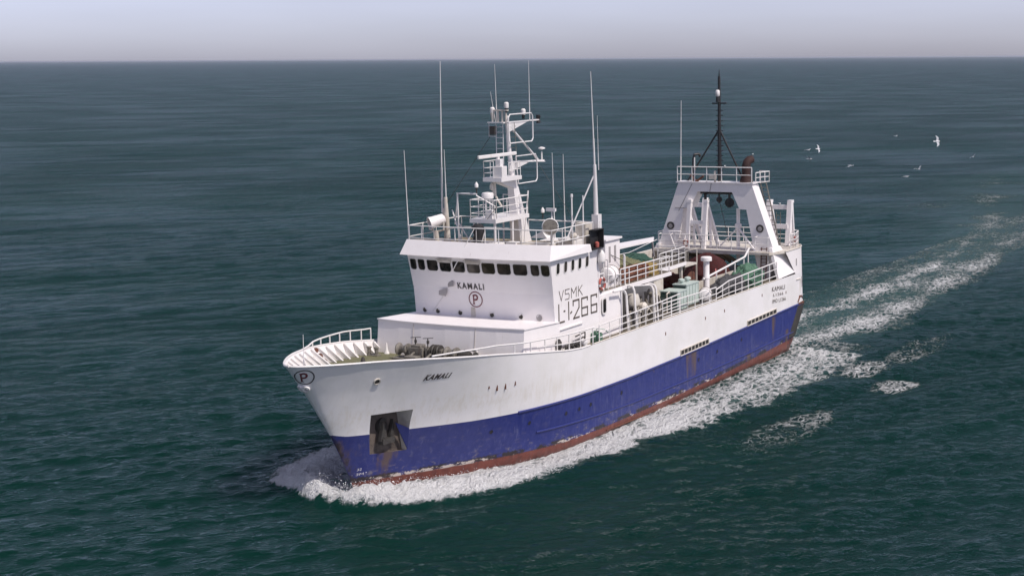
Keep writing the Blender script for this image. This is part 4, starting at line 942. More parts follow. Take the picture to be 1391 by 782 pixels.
railing([(GX + .1, -3.6, 15.0), (GX + .1, 3.6, 15.0)], 1.35, 1.45, (1, .5), .045, 'gantry_top_rail', parent=gan)
railing([(GX - .6, 3.7, 14.9), (GX - 2.6, 4.2, 14.9), (GX - 2.8, 3.2, 14.9)], 1.0, .8, (.95, .5, .05), .045, 'ladder_landing_rail', parent=gan)
b = MB()   # sloping stair aft of the port leg
for y in (3.95, 4.5): b.tube([(-57.9, y - .2, 14.9), (-58.3, y + 1.0, 8.95)], .06, 6)
for k in range(14): t = k / 14; b.tube([(-57.9 - .4 * t, 3.75 + 1.2 * t, 14.9 - 5.9 * t), (-57.9 - .4 * t, 4.3 + 1.2 * t, 14.9 - 5.9 * t)], .035, 6)
b.build('sloping_ladder', M['gear'], gan)
b = MB(); b.tube([(GX - .7, -1.65, 13.95), (GX - .7, 1.65, 13.95)], .1, 8); b.bar((GX - .7, -1.2, 13.9), (GX - .7, -1.2, 12.6), .2, .2); b.box(GX - 1.0, GX - .4, -1.3, -1.1, 13.9, 14.2); b.box(GX - 1.0, GX - .4, .3, .5, 13.9, 14.2); b.build('block_beam', M['black'], gan)
for y, s_ in ((.15, .25), (1.15, .42)):
    b = MB(); b.lathe((GX - .85, y, 13.75 - s_ * 1.5), [(s_ * .4, 0), (s_, .05), (s_ * .8, .15), (s_, .25), (s_ * .4, .3)], 'x', 16); b.bar((GX - .7, y, 13.95), (GX - .7, y, 13.6 - s_ * 2.2), .1, s_ * .8); b.build('trawl_block', M['black'], gan)
b = MB(); b.tube([(GX - .7, .2, 13.2), (GX - .9, 1.0, 9.5)], .025, 5); b.tube([(GX + .05, -.3, 14.9), (GX + .3, -1.6, 7.5)], .02, 5); b.build('trawl_wire', M['gear_dark'], gan)
# exhaust pipes on top
b = MB(); b.lathe((GX - .75, 2.75, 15.0), [(.62, 0), (.55, .25), (.40, .7), (.40, .95)], 'z', 18); b.tube([(GX - .75, 2.75, 15.9), (GX - .75, 2.75, 16.45), (GX - .82, 2.80, 16.75), (GX - 1.05, 2.9, 16.95), (GX - 1.35, 3.0, 17.0)], .40, 14, .36); b.build('exhaust_pipe', M['rustpipe'], gan)
b = MB(); b.tube([(GX - .8, -2.4, 15.0), (GX - .8, -2.4, 17.0), (GX - .8, -2.3, 17.4), (GX - 1.1, -2.0, 17.45), (GX - 1.2, -1.9, 17.2)], .13, 10); b.build('exhaust_pipe', M['black'], gan)
b = MB(); b.tube([(GX - .3, -1.9, 15.0), (GX - .3, -2.5, 15.6)], .1, 8); b.tube([(GX - .3, -1.9, 15.0), (GX - .3, -1.2, 15.5)], .1, 8); b.build('pipe_bend', M['rust'], gan)
b = MB(); b.box(GX - .2, GX + .15, -.5, .1, 15.25, 15.6); b.lathe((GX, .05, 15.0), [(.1, 0), (.1, 1.0)], 'z', 8); b.build('horn_box', M['cream'], gan)
whip((GX - .5, -3.55, 15.0), (GX - .4, -3.4, 22.3), .06, parent=gan); whip((GX - .3, -.95, 15.0), (GX - .3, -.95, 17.1), .07, parent=gan) if False else None
b = MB(); b.tube([(GX, -1.95, 15.0), (GX, -1.95, 17.2)], .06, 6); b.build('short_pole', M['white_clean'], gan)
# black pole mast
am = bpy.data.objects.new('aft_mast', None); link(am, ship)
b = MB(); b.tube([(-57.5, 0, 15.0), (-57.45, 0, 20.0), (-57.45, 0, 24.4)], .2, 10, .12); b.tube([(-57.45, 0, 24.3), (-57.45, 0, 25.0)], .07, 8, .03); b.build('pole', M['black'], am)
b = MB()
for k in range(14): z = 15.5 + .45 * k; b.tube([(-57.5, -.38, z), (-57.5, .38, z)], .035, 5)
b.build('rung', M['black'], am)
b = MB()
for y in (-3.1, 2.4): b.tube([(-57.4, y, 15.0), (-57.45, 0, 19.7)], .085, 8)
b.tube([(-59.2, 0, 15.0), (-57.5, 0, 19.6)], .07, 8) if False else None
b.build('strut', M['black'], am)
b = MB(); b.bar((-57.45, -.65, 22.0), (-57.45, .7, 22.0), .2, .12); b.m = 1; b.lathe((-57.2, -.05, 22.6), [(.12, 0), (.2, .1), (.2, .5), (.12, .6)], 'z', 12); b.m = 0; b.lathe((-57.2, -.05, 22.1), [(.16, 0), (.16, .5)], 'z', 12); b.build('mast_light', [M['black'], M['white_clean']], am)

# ------------------------------------------------------------------ stern: platform, quarter walls, gallows
def quarter(side):
    b = MB(); vs = []; pts = []
    for x in [-57.2, -58, -59, -60, -60.5, -61, -61.5, -62, -62.4, -62.8, -63.1, -63.3]: pts.append(x)
    for x in pts:
        for z in (6.5, 7.6, 8.82):
            xx = min(x, -59.75 + (z - 6.5) * 1.09); vs.append((xx, side * (hull_y(xx, z) + .005), z))
    n = len(pts); ye = hull_y(-63.3, 8) 
    for z in (6.5, 7.6, 8.82): vs.append((-63.32, side * 3.4, z))
    b.add(vs, [(3 * i + j, 3 * i + 3 + j, 3 * i + 4 + j, 3 * i + 1 + j) for i in range(n) for j in range(2)])
    q = b.build('quarter_wall', M['white'], ship)
    b = MB(); b.tube([(x, side * (hull_y(x, 8.8) + .0), 8.86) for x in pts], .07, 6); b.build('edge_bar', M['cream'], q)
    b = MB(); 
    for x, z0, z1 in ((-59.9, 7.3, 7.95), (-61.6, 5.1, 6.1)): y = side * hull_y(x, z1); b.box(x - .12, x + .12, y - .03, y + .03, z0, z1)
    b.build('slot', M['grey'], q)
    return q
for side in (1, -1): quarter(side)
b = MB(); b.prism([(-55.3, -5.6, 8.92), (-55.3, 5.6, 8.92), (-57.2, 6.3, 8.92), (-60.3, 6.3, 8.92), (-62.4, 5.8, 8.92), (-63.2, 4.8, 8.92), (-63.2, -4.8, 8.92), (-62.4, -5.8, 8.92), (-60.3, -6.3, 8.92), (-57.2, -6.3, 8.92)], (0, 0, -.22)); plat = b.build('stern_platform', M['cream'], ship)
b = MB(); b.box(-55.32, -55.1, -3.6, 3.6, 8.68, 9.0); b.build('platform_edge', M['grey'], plat)
railing([(-55.3, -3.5, 8.95), (-55.3, 3.4, 8.95)], 1.35, 1.4, (1, .6, .3), .04, 'platform_rail', parent=plat)
railing([(-63.1, -4.6, 8.95), (-63.1, 4.6, 8.95)], 1.3, 1.5, (1, .6, .3), .04, 'platform_rail', parent=plat)
railing([(-59.0, 6.2, 8.95), (-60.2, 6.25, 8.95), (-62.3, 5.7, 8.95), (-63.1, 4.7, 8.95)], 1.25, 1.0, (1, .6, .3), .045, 'platform_rail', parent=plat)
railing([(-57.5, -6.2, 8.95), (-60.2, -6.25, 8.95), (-62.3, -5.7, 8.95)], 1.25, 1.2, (1, .6, .3), .04, 'platform_rail', parent=plat)
for side in (1, -1):
    g = bpy.data.objects.new('gallows', None); link(g, ship)
    for y in (3.2, 5.2):
        b = MB(); A = Vector((-61.6, side * y, 12.95))
        b.bar(A + Vector((.1, 0, -.05)), (-60.9, side * y, 8.95), .40, .42, up=(0, 1, 0)); b.bar(A + Vector((-.1, 0, -.05)), (-63.1 if y < 4 else -62.9, side * (y - (.0 if y < 4 else .25)), 8.95), .26, .36, up=(0, 1, 0)); b.box(-61.95, -61.3, side * y - .2, side * y + .2, 12.8, 13.05)
        b.bar((-61.7, side * y, 11.0), (-61.8, side * y, 8.95), .18, .18, up=(0, 1, 0))
        b.build('a_frame', M['white'], g)
    for z, x in ((12.4, -61.5), (10.7, -61.0)):
        b = MB(); b.box(x - .15, x + .15, *sorted((side * 3.2, side * 5.2)), z - .2, z + .2); b.build('cross_bar', M['white'], g)
    b = MB()
    for k in range(7): b.tube([(-60.9, side * 4.1, 9.0 + .45 * k), (-60.9, side * 4.5, 9.0 + .45 * k)], .03, 5)
    for yy in (4.1, 4.5): b.tube([(-60.9, side * yy, 8.95), (-60.9, side * yy, 12)], .03, 5)
    b.build('ladder', M['gear'], g)
g = bpy.data.objects.new('net_frame', None); link(g, ship)
for y in (-.75, -2.35):
    b = MB(); b.bar((-56.05, y - .25, 8.95), (-56.15, y, 13.3), .34, .34, up=(0, 1, 0)); b.bar((-56.2, y, 13.2), (-58.9, y, 8.95), .30, .30, up=(0, 1, 0)); b.bar((-57.0, y, 11.8), (-57.1, y, 8.95), .16, .16, up=(0, 1, 0)); b.box(-56.4, -55.95, y - .2, y + .2, 13.15, 13.4); b.build('a_frame', M['white'], g)
b = MB(); b.box(-56.25, -56.0, -2.35, -.75, 11.2, 11.5); b.build('cross_bar', M['white'], g)
b = MB(); b.tube([(-55.6, -3.6, 8.95), (-55.6, -4.2, 10.5), (-55.6, -3.0, 10.5)], .07, 6); b.build('brace', M['white'], g)
b = MB(); b.tube([(-57.2, 1.9, 8.0), (-57.2, 1.9, 12.6)], .17, 10); b.lathe((-57.2, 1.9, 10.8), [(.17, 0), (.3, .05), (.3, .4), (.17, .45)], 'z', 10)
b.tube([(-57.2, 1.9, 10.9), (-57.5, -.1, 9.0)], .07, 6); b.tube([(-57.2, 1.9, 10.9), (-55.8, 4.1, 8.95)], .09, 6); b.build('crane_post', M['white'], ship)
b = MB(); b.tube([(-57.4, 3.3, 8.95), (-57.4, 3.35, 12.4)], .13, 8); b.build('post', M['white'], ship)
# understructure of the platform: ribs, starboard bulkhead
b = MB()
for k in range(7): y = -2.6 + .62 * k; b.bar((-55.6, y, 8.75), (-58.2, y + .25, 7.6), .1, .3)
b.build('understructure_rib', M['wood'], plat)
b = MB()
for k in range(6): y = -5.3 + .62 * k; b.bar((-54.9, y, 6.5), (-54.9, y + .05, 8.75), .16, .3)
b.box(-55.6, -55.4, -5.4, -2.2, 6.5, 8.7); b.build('starboard_bulkhead', M['gear'], ship)
b = MB(); b.box(-56.0, -44.0, -6.0, -5.6, 6.5, 8.8); b.build('starboard_screen', M['cream'], ship)
# mooring gear on the port quarter and fluted fender bars round the stern
b = MB()
for k in range(11):
    xt = -60.4 - 3.35 * k / 10; pts = []
    for t in (0, .33, .66, 1):
        z = 3.52 - 2.6 * t; x = xt - xstern(3.5) + xstern(z); pts.append((x, hull_y(x, z) + .03, z))
    b.tube(pts, .065, 5)
b.build('stern_fender_bar', M['rubber'], hull)
b = MB(); b.box(-61.9, -60.4, 5.9, 6.42, 3.62, 3.8); b.lathe((-60.7, 6.2, 3.8), [(.2, 0), (.16, .5), (.24, .55), (.2, .65)], 'z', 10); b.lathe((-61.5, 6.1, 3.8), [(.2, 0), (.16, .5), (.24, .55), (.2, .65)], 'z', 10); b.tube([(-60.3, 6.4, 3.9), (-60.8, 6.42, 4.4), (-61.6, 6.3, 4.25), (-62.2, 6.1, 3.95)], .09, 6); b.build('quarter_fairlead', M['rust'], ship)
b = MB(); b.tube([(-60.9, 6.36, 4.6), (-60.9, 6.42, 6.0), (-59.9, 6.46, 6.0)], .05, 6); b.build('grab_bar', M['cream'], ship)
tw = bpy.data.objects.new('trawl_winch', None); link(tw, ship); tw.location = (-43.4, 2.6, 6.5)
b = MB(); b.lathe((0, -1.3, 1.15), [(1.05, 0), (1.05, .08), (.75, .1), (.78, 1.2), (.75, 2.1), (1.05, 2.12), (1.05, 2.2)], 'y', 24); b.build('drum', M['rust'], tw)
b = MB(); b.box(-.9, .9, -1.5, 1.1, 0, .25); b.prism([(-.6, -1.45, .2), (.6, -1.45, .2), (.2, -1.45, 1.5), (-.2, -1.45, 1.5)], (0, .1, 0)); b.prism([(-.6, 1.0, .2), (.6, 1.0, .2), (.2, 1.0, 1.5), (-.2, 1.0, 1.5)], (0, .1, 0)); b.lathe((0, -1.5, 1.15), [(.15, 0), (.15, 2.8)], 'y', 10); b.build('winch_frame', M['gear'], tw)
b = MB(); b.tube([(.75, -.2, 1.3), (1.9, -.1, .9), (2.6, .4, .3)], .05, 6); b.tube([(.6, .4, 1.7), (1.3, .6, 1.9), (2.2, 1.0, 1.2), (2.8, 1.1, .2)], .06, 6); b.build('rope', M['orange'], tw)

# ================================================================== things carried on deck
def lumpy(name, L, W, H, mat, seed, n=5, amp=.14, parent=None):
    """a soft heap: squashed, noise-displaced dome"""
    bm = bmesh.new(); bmesh.ops.create_icosphere(bm, subdivisions=n, radius=1)
    from mathutils import noise as mn
    for v in bm.verts:
        p = v.co.copy(); d = mn.noise(p * 2.1 + Vector((seed, 0, 0))) * amp * 2 + mn.noise(p * 5.3 + Vector((0, seed, 0))) * amp + mn.noise(p * 13 + Vector((0, 0, seed))) * amp * .45
        q = p * (1 + d); v.co = Vector((q.x * L / 2, q.y * W / 2, max(q.z, -.25) * H))
    zmin = min(v.co.z for v in bm.verts)
    for v in bm.verts: v.co.z -= zmin
    for f in bm.faces: f.smooth = True
    me = bpy.data.meshes.new(name); bm.to_mesh(me); bm.free(); me.materials.append(mat)
    o = bpy.data.objects.new(name, me); link(o, parent); return o
o = lumpy('net_heap', 4.2, 2.3, 1.45, M['net_green'], 3); onship(o, (-51.8, 5.0, 6.5)); tag(o, 'bright green fishing net bundled by the port rail just forward of the gantry leg', 'fishing net')
o = lumpy('net_heap', 6.0, 1.9, 1.15, M['net_grey'], 7); onship(o, (-47.5, 5.1, 6.5)); tag(o, 'black and grey net bundle on deck between white canister and green net', 'fishing net')
o = lumpy('net_heap', 5.6, 4.4, .95, M['net_olive'], 11); onship(o, (-33.3, 1.6, 9.8)); tag(o, 'olive and pale net heap spread over the upper deck behind the wheelhouse', 'fishing net')
o = lumpy('net_heap', 3.0, 1.5, .75, M['net_yellow'], 15); onship(o, (-33.0, 4.35, 9.8)); tag(o, 'yellow ochre rope and net pile behind the upper deck rail', 'fishing net')
o = lumpy('tarpaulin', 4.2, 2.4, .7, M['tarp'], 19); onship(o, (-38.2, .6, 9.8)); tag(o, 'dark green crumpled tarpaulin at the after end of the upper deck', 'tarpaulin')
o = lumpy('net_heap', 3.2, 2.4, 1.1, M['net_red'], 23, amp=.2); onship(o, (-43.6, 1.2, 6.9)); tag(o, 'rusty red brown net pile below the upper deck landing', 'fishing net')
o = lumpy('net_heap', 3.6, 4.2, 2.0, M['net_red'], 27, amp=.05); onship(o, (-52.6, .9, 6.5)); tag(o, 'large dark red net mound under the stern platform', 'fishing net')
b = MB()
for dy in (.75, .55): b.tube([(1.55, dy * 1.9, .3), (1.2, dy * 1.7, 1.3), (.4, dy * 1.4, 1.95)], .06, 5)
b.build('float_line', paint('pink_rope', (.55, .16, .16), (.4, .1, .1)), o)
# crates along the upper rail
k = 0
CR = ['nearest the white liferaft drum', 'second from the liferaft drum', 'third from the liferaft drum', 'fourth from the drum']
for i, x in enumerate((-28.0, -29.2, -30.35, -31.5)):
    t = empty('fish_crate', (x, 4.55, 9.8))
    b = MB(); h = .95
    for sx in (-.5, .5): b.box(sx - .03, sx + .03, -.45, .45, 0, h)
    for sy in (-.45, .45): b.box(-.5, .5, sy - .03, sy + .03, 0, h)
    b.box(-.5, .5, -.45, .45, 0, .05); b.build('crate_body', M['orange'], t)
    b = MB()
    for z in (.25, .5, .75): b.box(-.56, .56, .47, .52, z - .03, z + .03); b.box(.52, .56, -.5, .5, z - .03, z + .03)
    b.build('crate_rib', M['rust'], t)
    tag(t, 'rust orange fish crate behind the upper deck rail, ' + CR[i], 'crate', 'orange crates along the upper deck rail')
# liferaft drums
def raft(loc, rz, label, L=1.6, r=.52, h=.35):
    t = empty('liferaft_canister', loc, rz)
    b = MB(); b.lathe((-L / 2, 0, r + h), [(r * .5, 0), (r * .85, .06), (r, .2), (r, L / 2 - .04), (r * 1.05, L / 2 - .03), (r * 1.05, L / 2 + .03), (r, L / 2 + .04), (r, L - .2), (r * .85, L - .06), (r * .5, L)], 'x', 24); b.build('canister', M['white'], t)
    b = MB()
    for x in (-L * .3, L * .3): b.box(x - .06, x + .06, -r, -r + .1, 0, h + r * .9); b.box(x - .06, x + .06, r - .1, r, 0, h + r * .7); b.box(x - .06, x + .06, -r, r, 0, .1)
    b.build('cradle', M['white_clean'], t)
    b = MB()
    for x in (-L * .28, L * .28): b.tube([(x, (r + .02) * math.cos(a), r + h + (r + .02) * math.sin(a)) for a in [k * math.pi / 8 for k in range(16)]], .025, 4, closed=True)
    b.build('strap', M['gear'], t)
    tag(t, label, 'liferaft'); return t
raft((-26.0, 4.75, 9.8), R(10), 'white liferaft drum in a cradle beside the wheelhouse, above the walkway', 1.7, .6, .3)
raft((-41.5, 5.5, 6.5), R(20), 'white liferaft canister lying on the main deck beside the mushroom vent', 1.6, .5, .15)
b = MB(); b.tube([(-24.7, 5.3, 9.8), (-24.7, 5.3, 11.9), (-25.0, 4.8, 11.9), (-25.0, 4.8, 9.8)], .05, 6); b.tube([(-24.6, 5.3, 10.8), (-27.2, 5.4, 10.6), (-27.2, 5.4, 9.8)], .05, 6); b.tube([(-27.3, 5.35, 9.8), (-27.3, 5.35, 11.9), (-27.9, 5.0, 11.9), (-27.9, 5.0, 9.8)], .07, 6); b.build('cradle_rail', M['white_clean'], upd)
def lifebuoy(loc, label, axis='y', r=.36):
    t = empty('lifebuoy', loc)
    for k in range(4):
        for j, (a0, a1, mt) in enumerate(((k * 90, k * 90 + 66, 'lifeorange'), (k * 90 + 66, k * 90 + 90, 'white_clean'))):
            b = MB(); pts = []
            for i in range(5): a = R(a0 + (a1 - a0) * i / 4); c, s_ = r * math.cos(a), r * math.sin(a); pts.append((c, 0, s_) if axis == 'y' else (0, c, s_))
            b.tube(pts, .09, 8); b.build('ring_segment' if j == 0 else 'ring_band', M[mt], t)
    tag(t, label, 'lifebuoy')
lifebuoy((-22.95, 5.72, 10.45), 'red and white lifebuoy hanging behind the side numbers of the wheelhouse', r=.40)
lifebuoy((-61.6, 5.7, 9.5), 'small red lifebuoy on the rail at the port after corner of the stern platform', r=.25)
lifebuoy((-55.5, -2.5, 9.5), 'faded red lifebuoy on the front of the stern platform rail', 'x', .24)
# mint green machinery lockers
def locker(name, loc, sx, sy, sz, label, top, caps=0):
    t = empty(name, loc); b = MB(); b.m = 0; b.box(-sx / 2, sx / 2, -sy / 2, sy / 2, .12, sz); b.build('body', M['mint'], t, bevel=.04)
    b = MB(); b.prism([(-sx / 2 - .05, -sy / 2 - .05, sz), (sx / 2 + .05, -sy / 2 - .05, sz), (sx / 2 + .05, sy / 2 + .05, sz), (-sx / 2 - .05, sy / 2 + .05, sz)], (0, 0, .08)); b.build('lid', M['mint'], t)
    b = MB(); b.box(sx / 2, sx / 2 + .03, -sy / 2 + .04, sy / 2 - .04, .2, sz * .66); b.box(sx / 2, sx / 2 + .03, -sy / 2 + .04, sy / 2 - .04, sz * .70, sz - .04); b.build('front_panel', M['green_dark'], t)
    b = MB(); n = int(sx / .55)
    for k in range(n + 1): x = -sx / 2 + .08 + (sx - .16) * k / n; b.box(x - .04, x + .04, sy / 2, sy / 2 + .05, .15, sz - .05)
    b.build('side_stiffener', M['mint'], t)
    b = MB(); b.box(-sx / 2, sx / 2, -sy / 2 + .1, -sy / 2 + .2, 0, .12); b.box(-sx / 2, sx / 2, sy / 2 - .2, sy / 2 - .1, 0, .12); b.build('foot', M['gear'], t)
    for k in range(caps): x = -sx / 2 + sx * (k + .5) / caps; b = MB(); b.lathe((x, -.1, sz + .08), [(.14, 0), (.14, .15), (.27, .2), (.27, .32), (.1, .4)], 'z', 14); b.build('vent_cap', M['mint'], t)
    tag(t, label, 'machinery locker')
locker('machinery_locker', (-36.6, 4.95, 6.5), 1.7, 1.5, 1.55, 'low dark fronted green machinery locker, nearer the bow', 0)
locker('machinery_locker', (-39.5, 4.7, 6.5), 2.4, 1.15, 1.75, 'taller mint green machinery locker with two round vent caps', 0, 2)
b = MB(); b.box(-33.0, -32.0, 5.0, 5.7, 6.5, 7.0); b.box(-32.6, -31.6, 4.4, 5.0, 6.5, 7.6); b.build('pump', M['gear'], ship)
# green drum
t = empty('plastic_drum', (-21.6, 5.9, 6.5)); b = MB(); b.lathe((0, 0, 0), [(.40, 0), (.44, .06), (.44, .3), (.46, .32), (.46, .36), (.44, .38), (.42, .62), (.2, .72), (.18, .78)], 'z', 18); b.build('drum_body', M['net_green'], t); b = MB(); b.tube([(.2, .1, .7), (.4, .2, 1.0), (-.1, .4, .95), (-.7, .3, .8), (-1.2, .35, .5)], .04, 6); b.build('hose', M['mint'], t)
tag(t, 'short green drum with a pale hose on the side deck below the numbers', 'drum')
# white bottles / fenders at the foot of the rail
t = empty('fender_ball', (-19.3, 6.15, 6.62)); b = MB(); b.lathe((0, 0, 0), [(.08, 0), (.2, .06), (.26, .22), (.22, .38), (.08, .46)], 'z', 14); b.build('ball', M['white_clean'], t); b = MB(); b.tube([(.0, 0, .45), (.1, .05, .6), (.3, 0, .7)], .03, 5); b.build('lanyard', M['gear'], t); tag(t, 'small white fender ball hung at the break of the side bulwark', 'fender')

# ------------------------------------------------------------------ gulls
def gull(world, span, head, bank, label, up=.25, group='gulls flying behind the trawler', sit=False, ship_frame=False, sweep=.25):
    Mx = Matrix.Translation(world) @ Matrix.Rotation(R(head), 4, 'Z') @ Matrix.Rotation(R(bank), 4, 'X')
    t = bpy.data.objects.new('gull', None); link(t); t.empty_display_size = .2
    t.matrix_world = (MS @ Mx) if ship_frame else Mx
    s_ = span
    b = MB(); prof = [(.01, -.30), (.045, -.22), (.07, -.08), (.075, .04), (.055, .14), (.05, .19), (.045, .23), (.015, .27)]
    b.lathe((0, 0, 0), [(r * s_, h * s_) for r, h in prof], 'x', 12)
    b.prism([(-.26 * s_, -.03 * s_, .01), (-.40 * s_, -.07 * s_, .01), (-.40 * s_, .07 * s_, .01), (-.26 * s_, .03 * s_, .01)], (0, 0, .012)); body = b.build('body', M['gull'], t)
    b = MB(); b.lathe((.26 * s_, 0, -.003), [(.018 * s_, 0), (.012 * s_, .04 * s_), (.003 * s_, .07 * s_)], 'x', 6); b.build('beak', M['net_yellow'], t)
    if sit:
        b = MB()
        for sg in (-1, 1): b.tube([(0, sg * .03 * s_, -.05 * s_), (.01, sg * .03 * s_, -.17 * s_)], .012 * s_, 5)
        b.build('legs', M['net_yellow'], t)
        for sg in (-1, 1): b = MB(); b.lathe((0, sg * .055 * s_, .02 * s_), [(.005, -.32 * s_), (.035 * s_, -.1 * s_), (.045 * s_, .02 * s_), (.01, .1 * s_)], 'x', 8); b.build('wing', M['gullwing'], t)
    else:
        for sg in (-1, 1):
            b = MB(); st = [(0.04, .10, -.12, 0), (.22, .14, -.10, up * .22), (.36, .10, -.10, up * .26), (.50, -.02 - sweep * .3, -.10 - sweep * .3, up * .20)]
            vs = []
            for (yy, xf, xb, zz) in st: vs += [(xf * s_, sg * yy * s_, zz * s_ + .012), (xb * s_, sg * yy * s_, zz * s_), (xb * s_ * .5 + xf * s_ * .5, sg * yy * s_, zz * s_ - .012)]
            fs = []
            for i in range(3):
                o = i * 3; fs += [(o, o + 3, o + 4, o + 1), (o + 1, o + 4, o + 5, o + 2), (o + 2, o + 5, o + 3, o)]
            fs += [(0, 1, 2), (9, 11, 10)]
            b.add(vs, fs, True); w_ = b.build('wing', M['gullwing'], t)
    tag(t, label, 'gull', group)
GL = [((-184.4, -37.9, 10), 1.5, 60, 8, 'gull with level wings nearest the aft mast, left of the upright one', .3),
      ((-186.7, -36.9, 10.1), 1.4, 150, 70, 'gull banked steeply on edge, in the group nearest the aft mast', .3),
      ((-162.3, -29.6, 10), 1.4, 100, -30, 'gull gliding low just beneath the pair nearest the aft mast', .2),
      ((-149.1, -18.6, 10), 1.35, 55, 12, 'gull alone between the mast group and the far right birds, wings drooped', -.3),
      ((-230.7, -36.9, 10), 1.2, 70, 5, 'small distant gull, highest of all the gulls', .4),
      ((-213.6, -24.0, 10), 2.0, 140, 75, 'large gull with one wing pointing straight up, highest on the right', .3),
      ((-171.7, -6.7, 10), 1.1, 30, 35, 'gull farthest to the right, tilted', .5),
      ((-143.8, -7.0, 10), 1.3, 50, 20, 'gull with raised wings just above the lowest gull', .9),
      ((-130.3, -4.7, 10), 1.25, 60, 4, 'lowest gull over the wake, wings held flat', .15)]
for p, s_, h_, bk, lb, up in GL: gull(MS @ Vector(p), s_, h_, bk, lb, up)
gull((-57.85, 3.05, 17.45), .75, 30, 0, 'white gull perched on the lip of the rusty exhaust pipe', group='gulls perched on the trawler', sit=True, ship_frame=True)
gull((-56.2, 1.05, 16.48), .65, 10, 0, 'white gull perched on the gantry top rail beside the black mast', group='gulls perched on the trawler', sit=True, ship_frame=True)
gull((-61.55, 4.2, 12.72), .8, 40, 0, 'white gull perched on the port gallows crossbar', group='gulls perched on the trawler', sit=True, ship_frame=True)
gull((-61.55, -4.0, 12.72), .8, -20, 0, 'white gull perched on the starboard gallows crossbar, seen through the gantry', group='gulls perched on the trawler', sit=True, ship_frame=True)

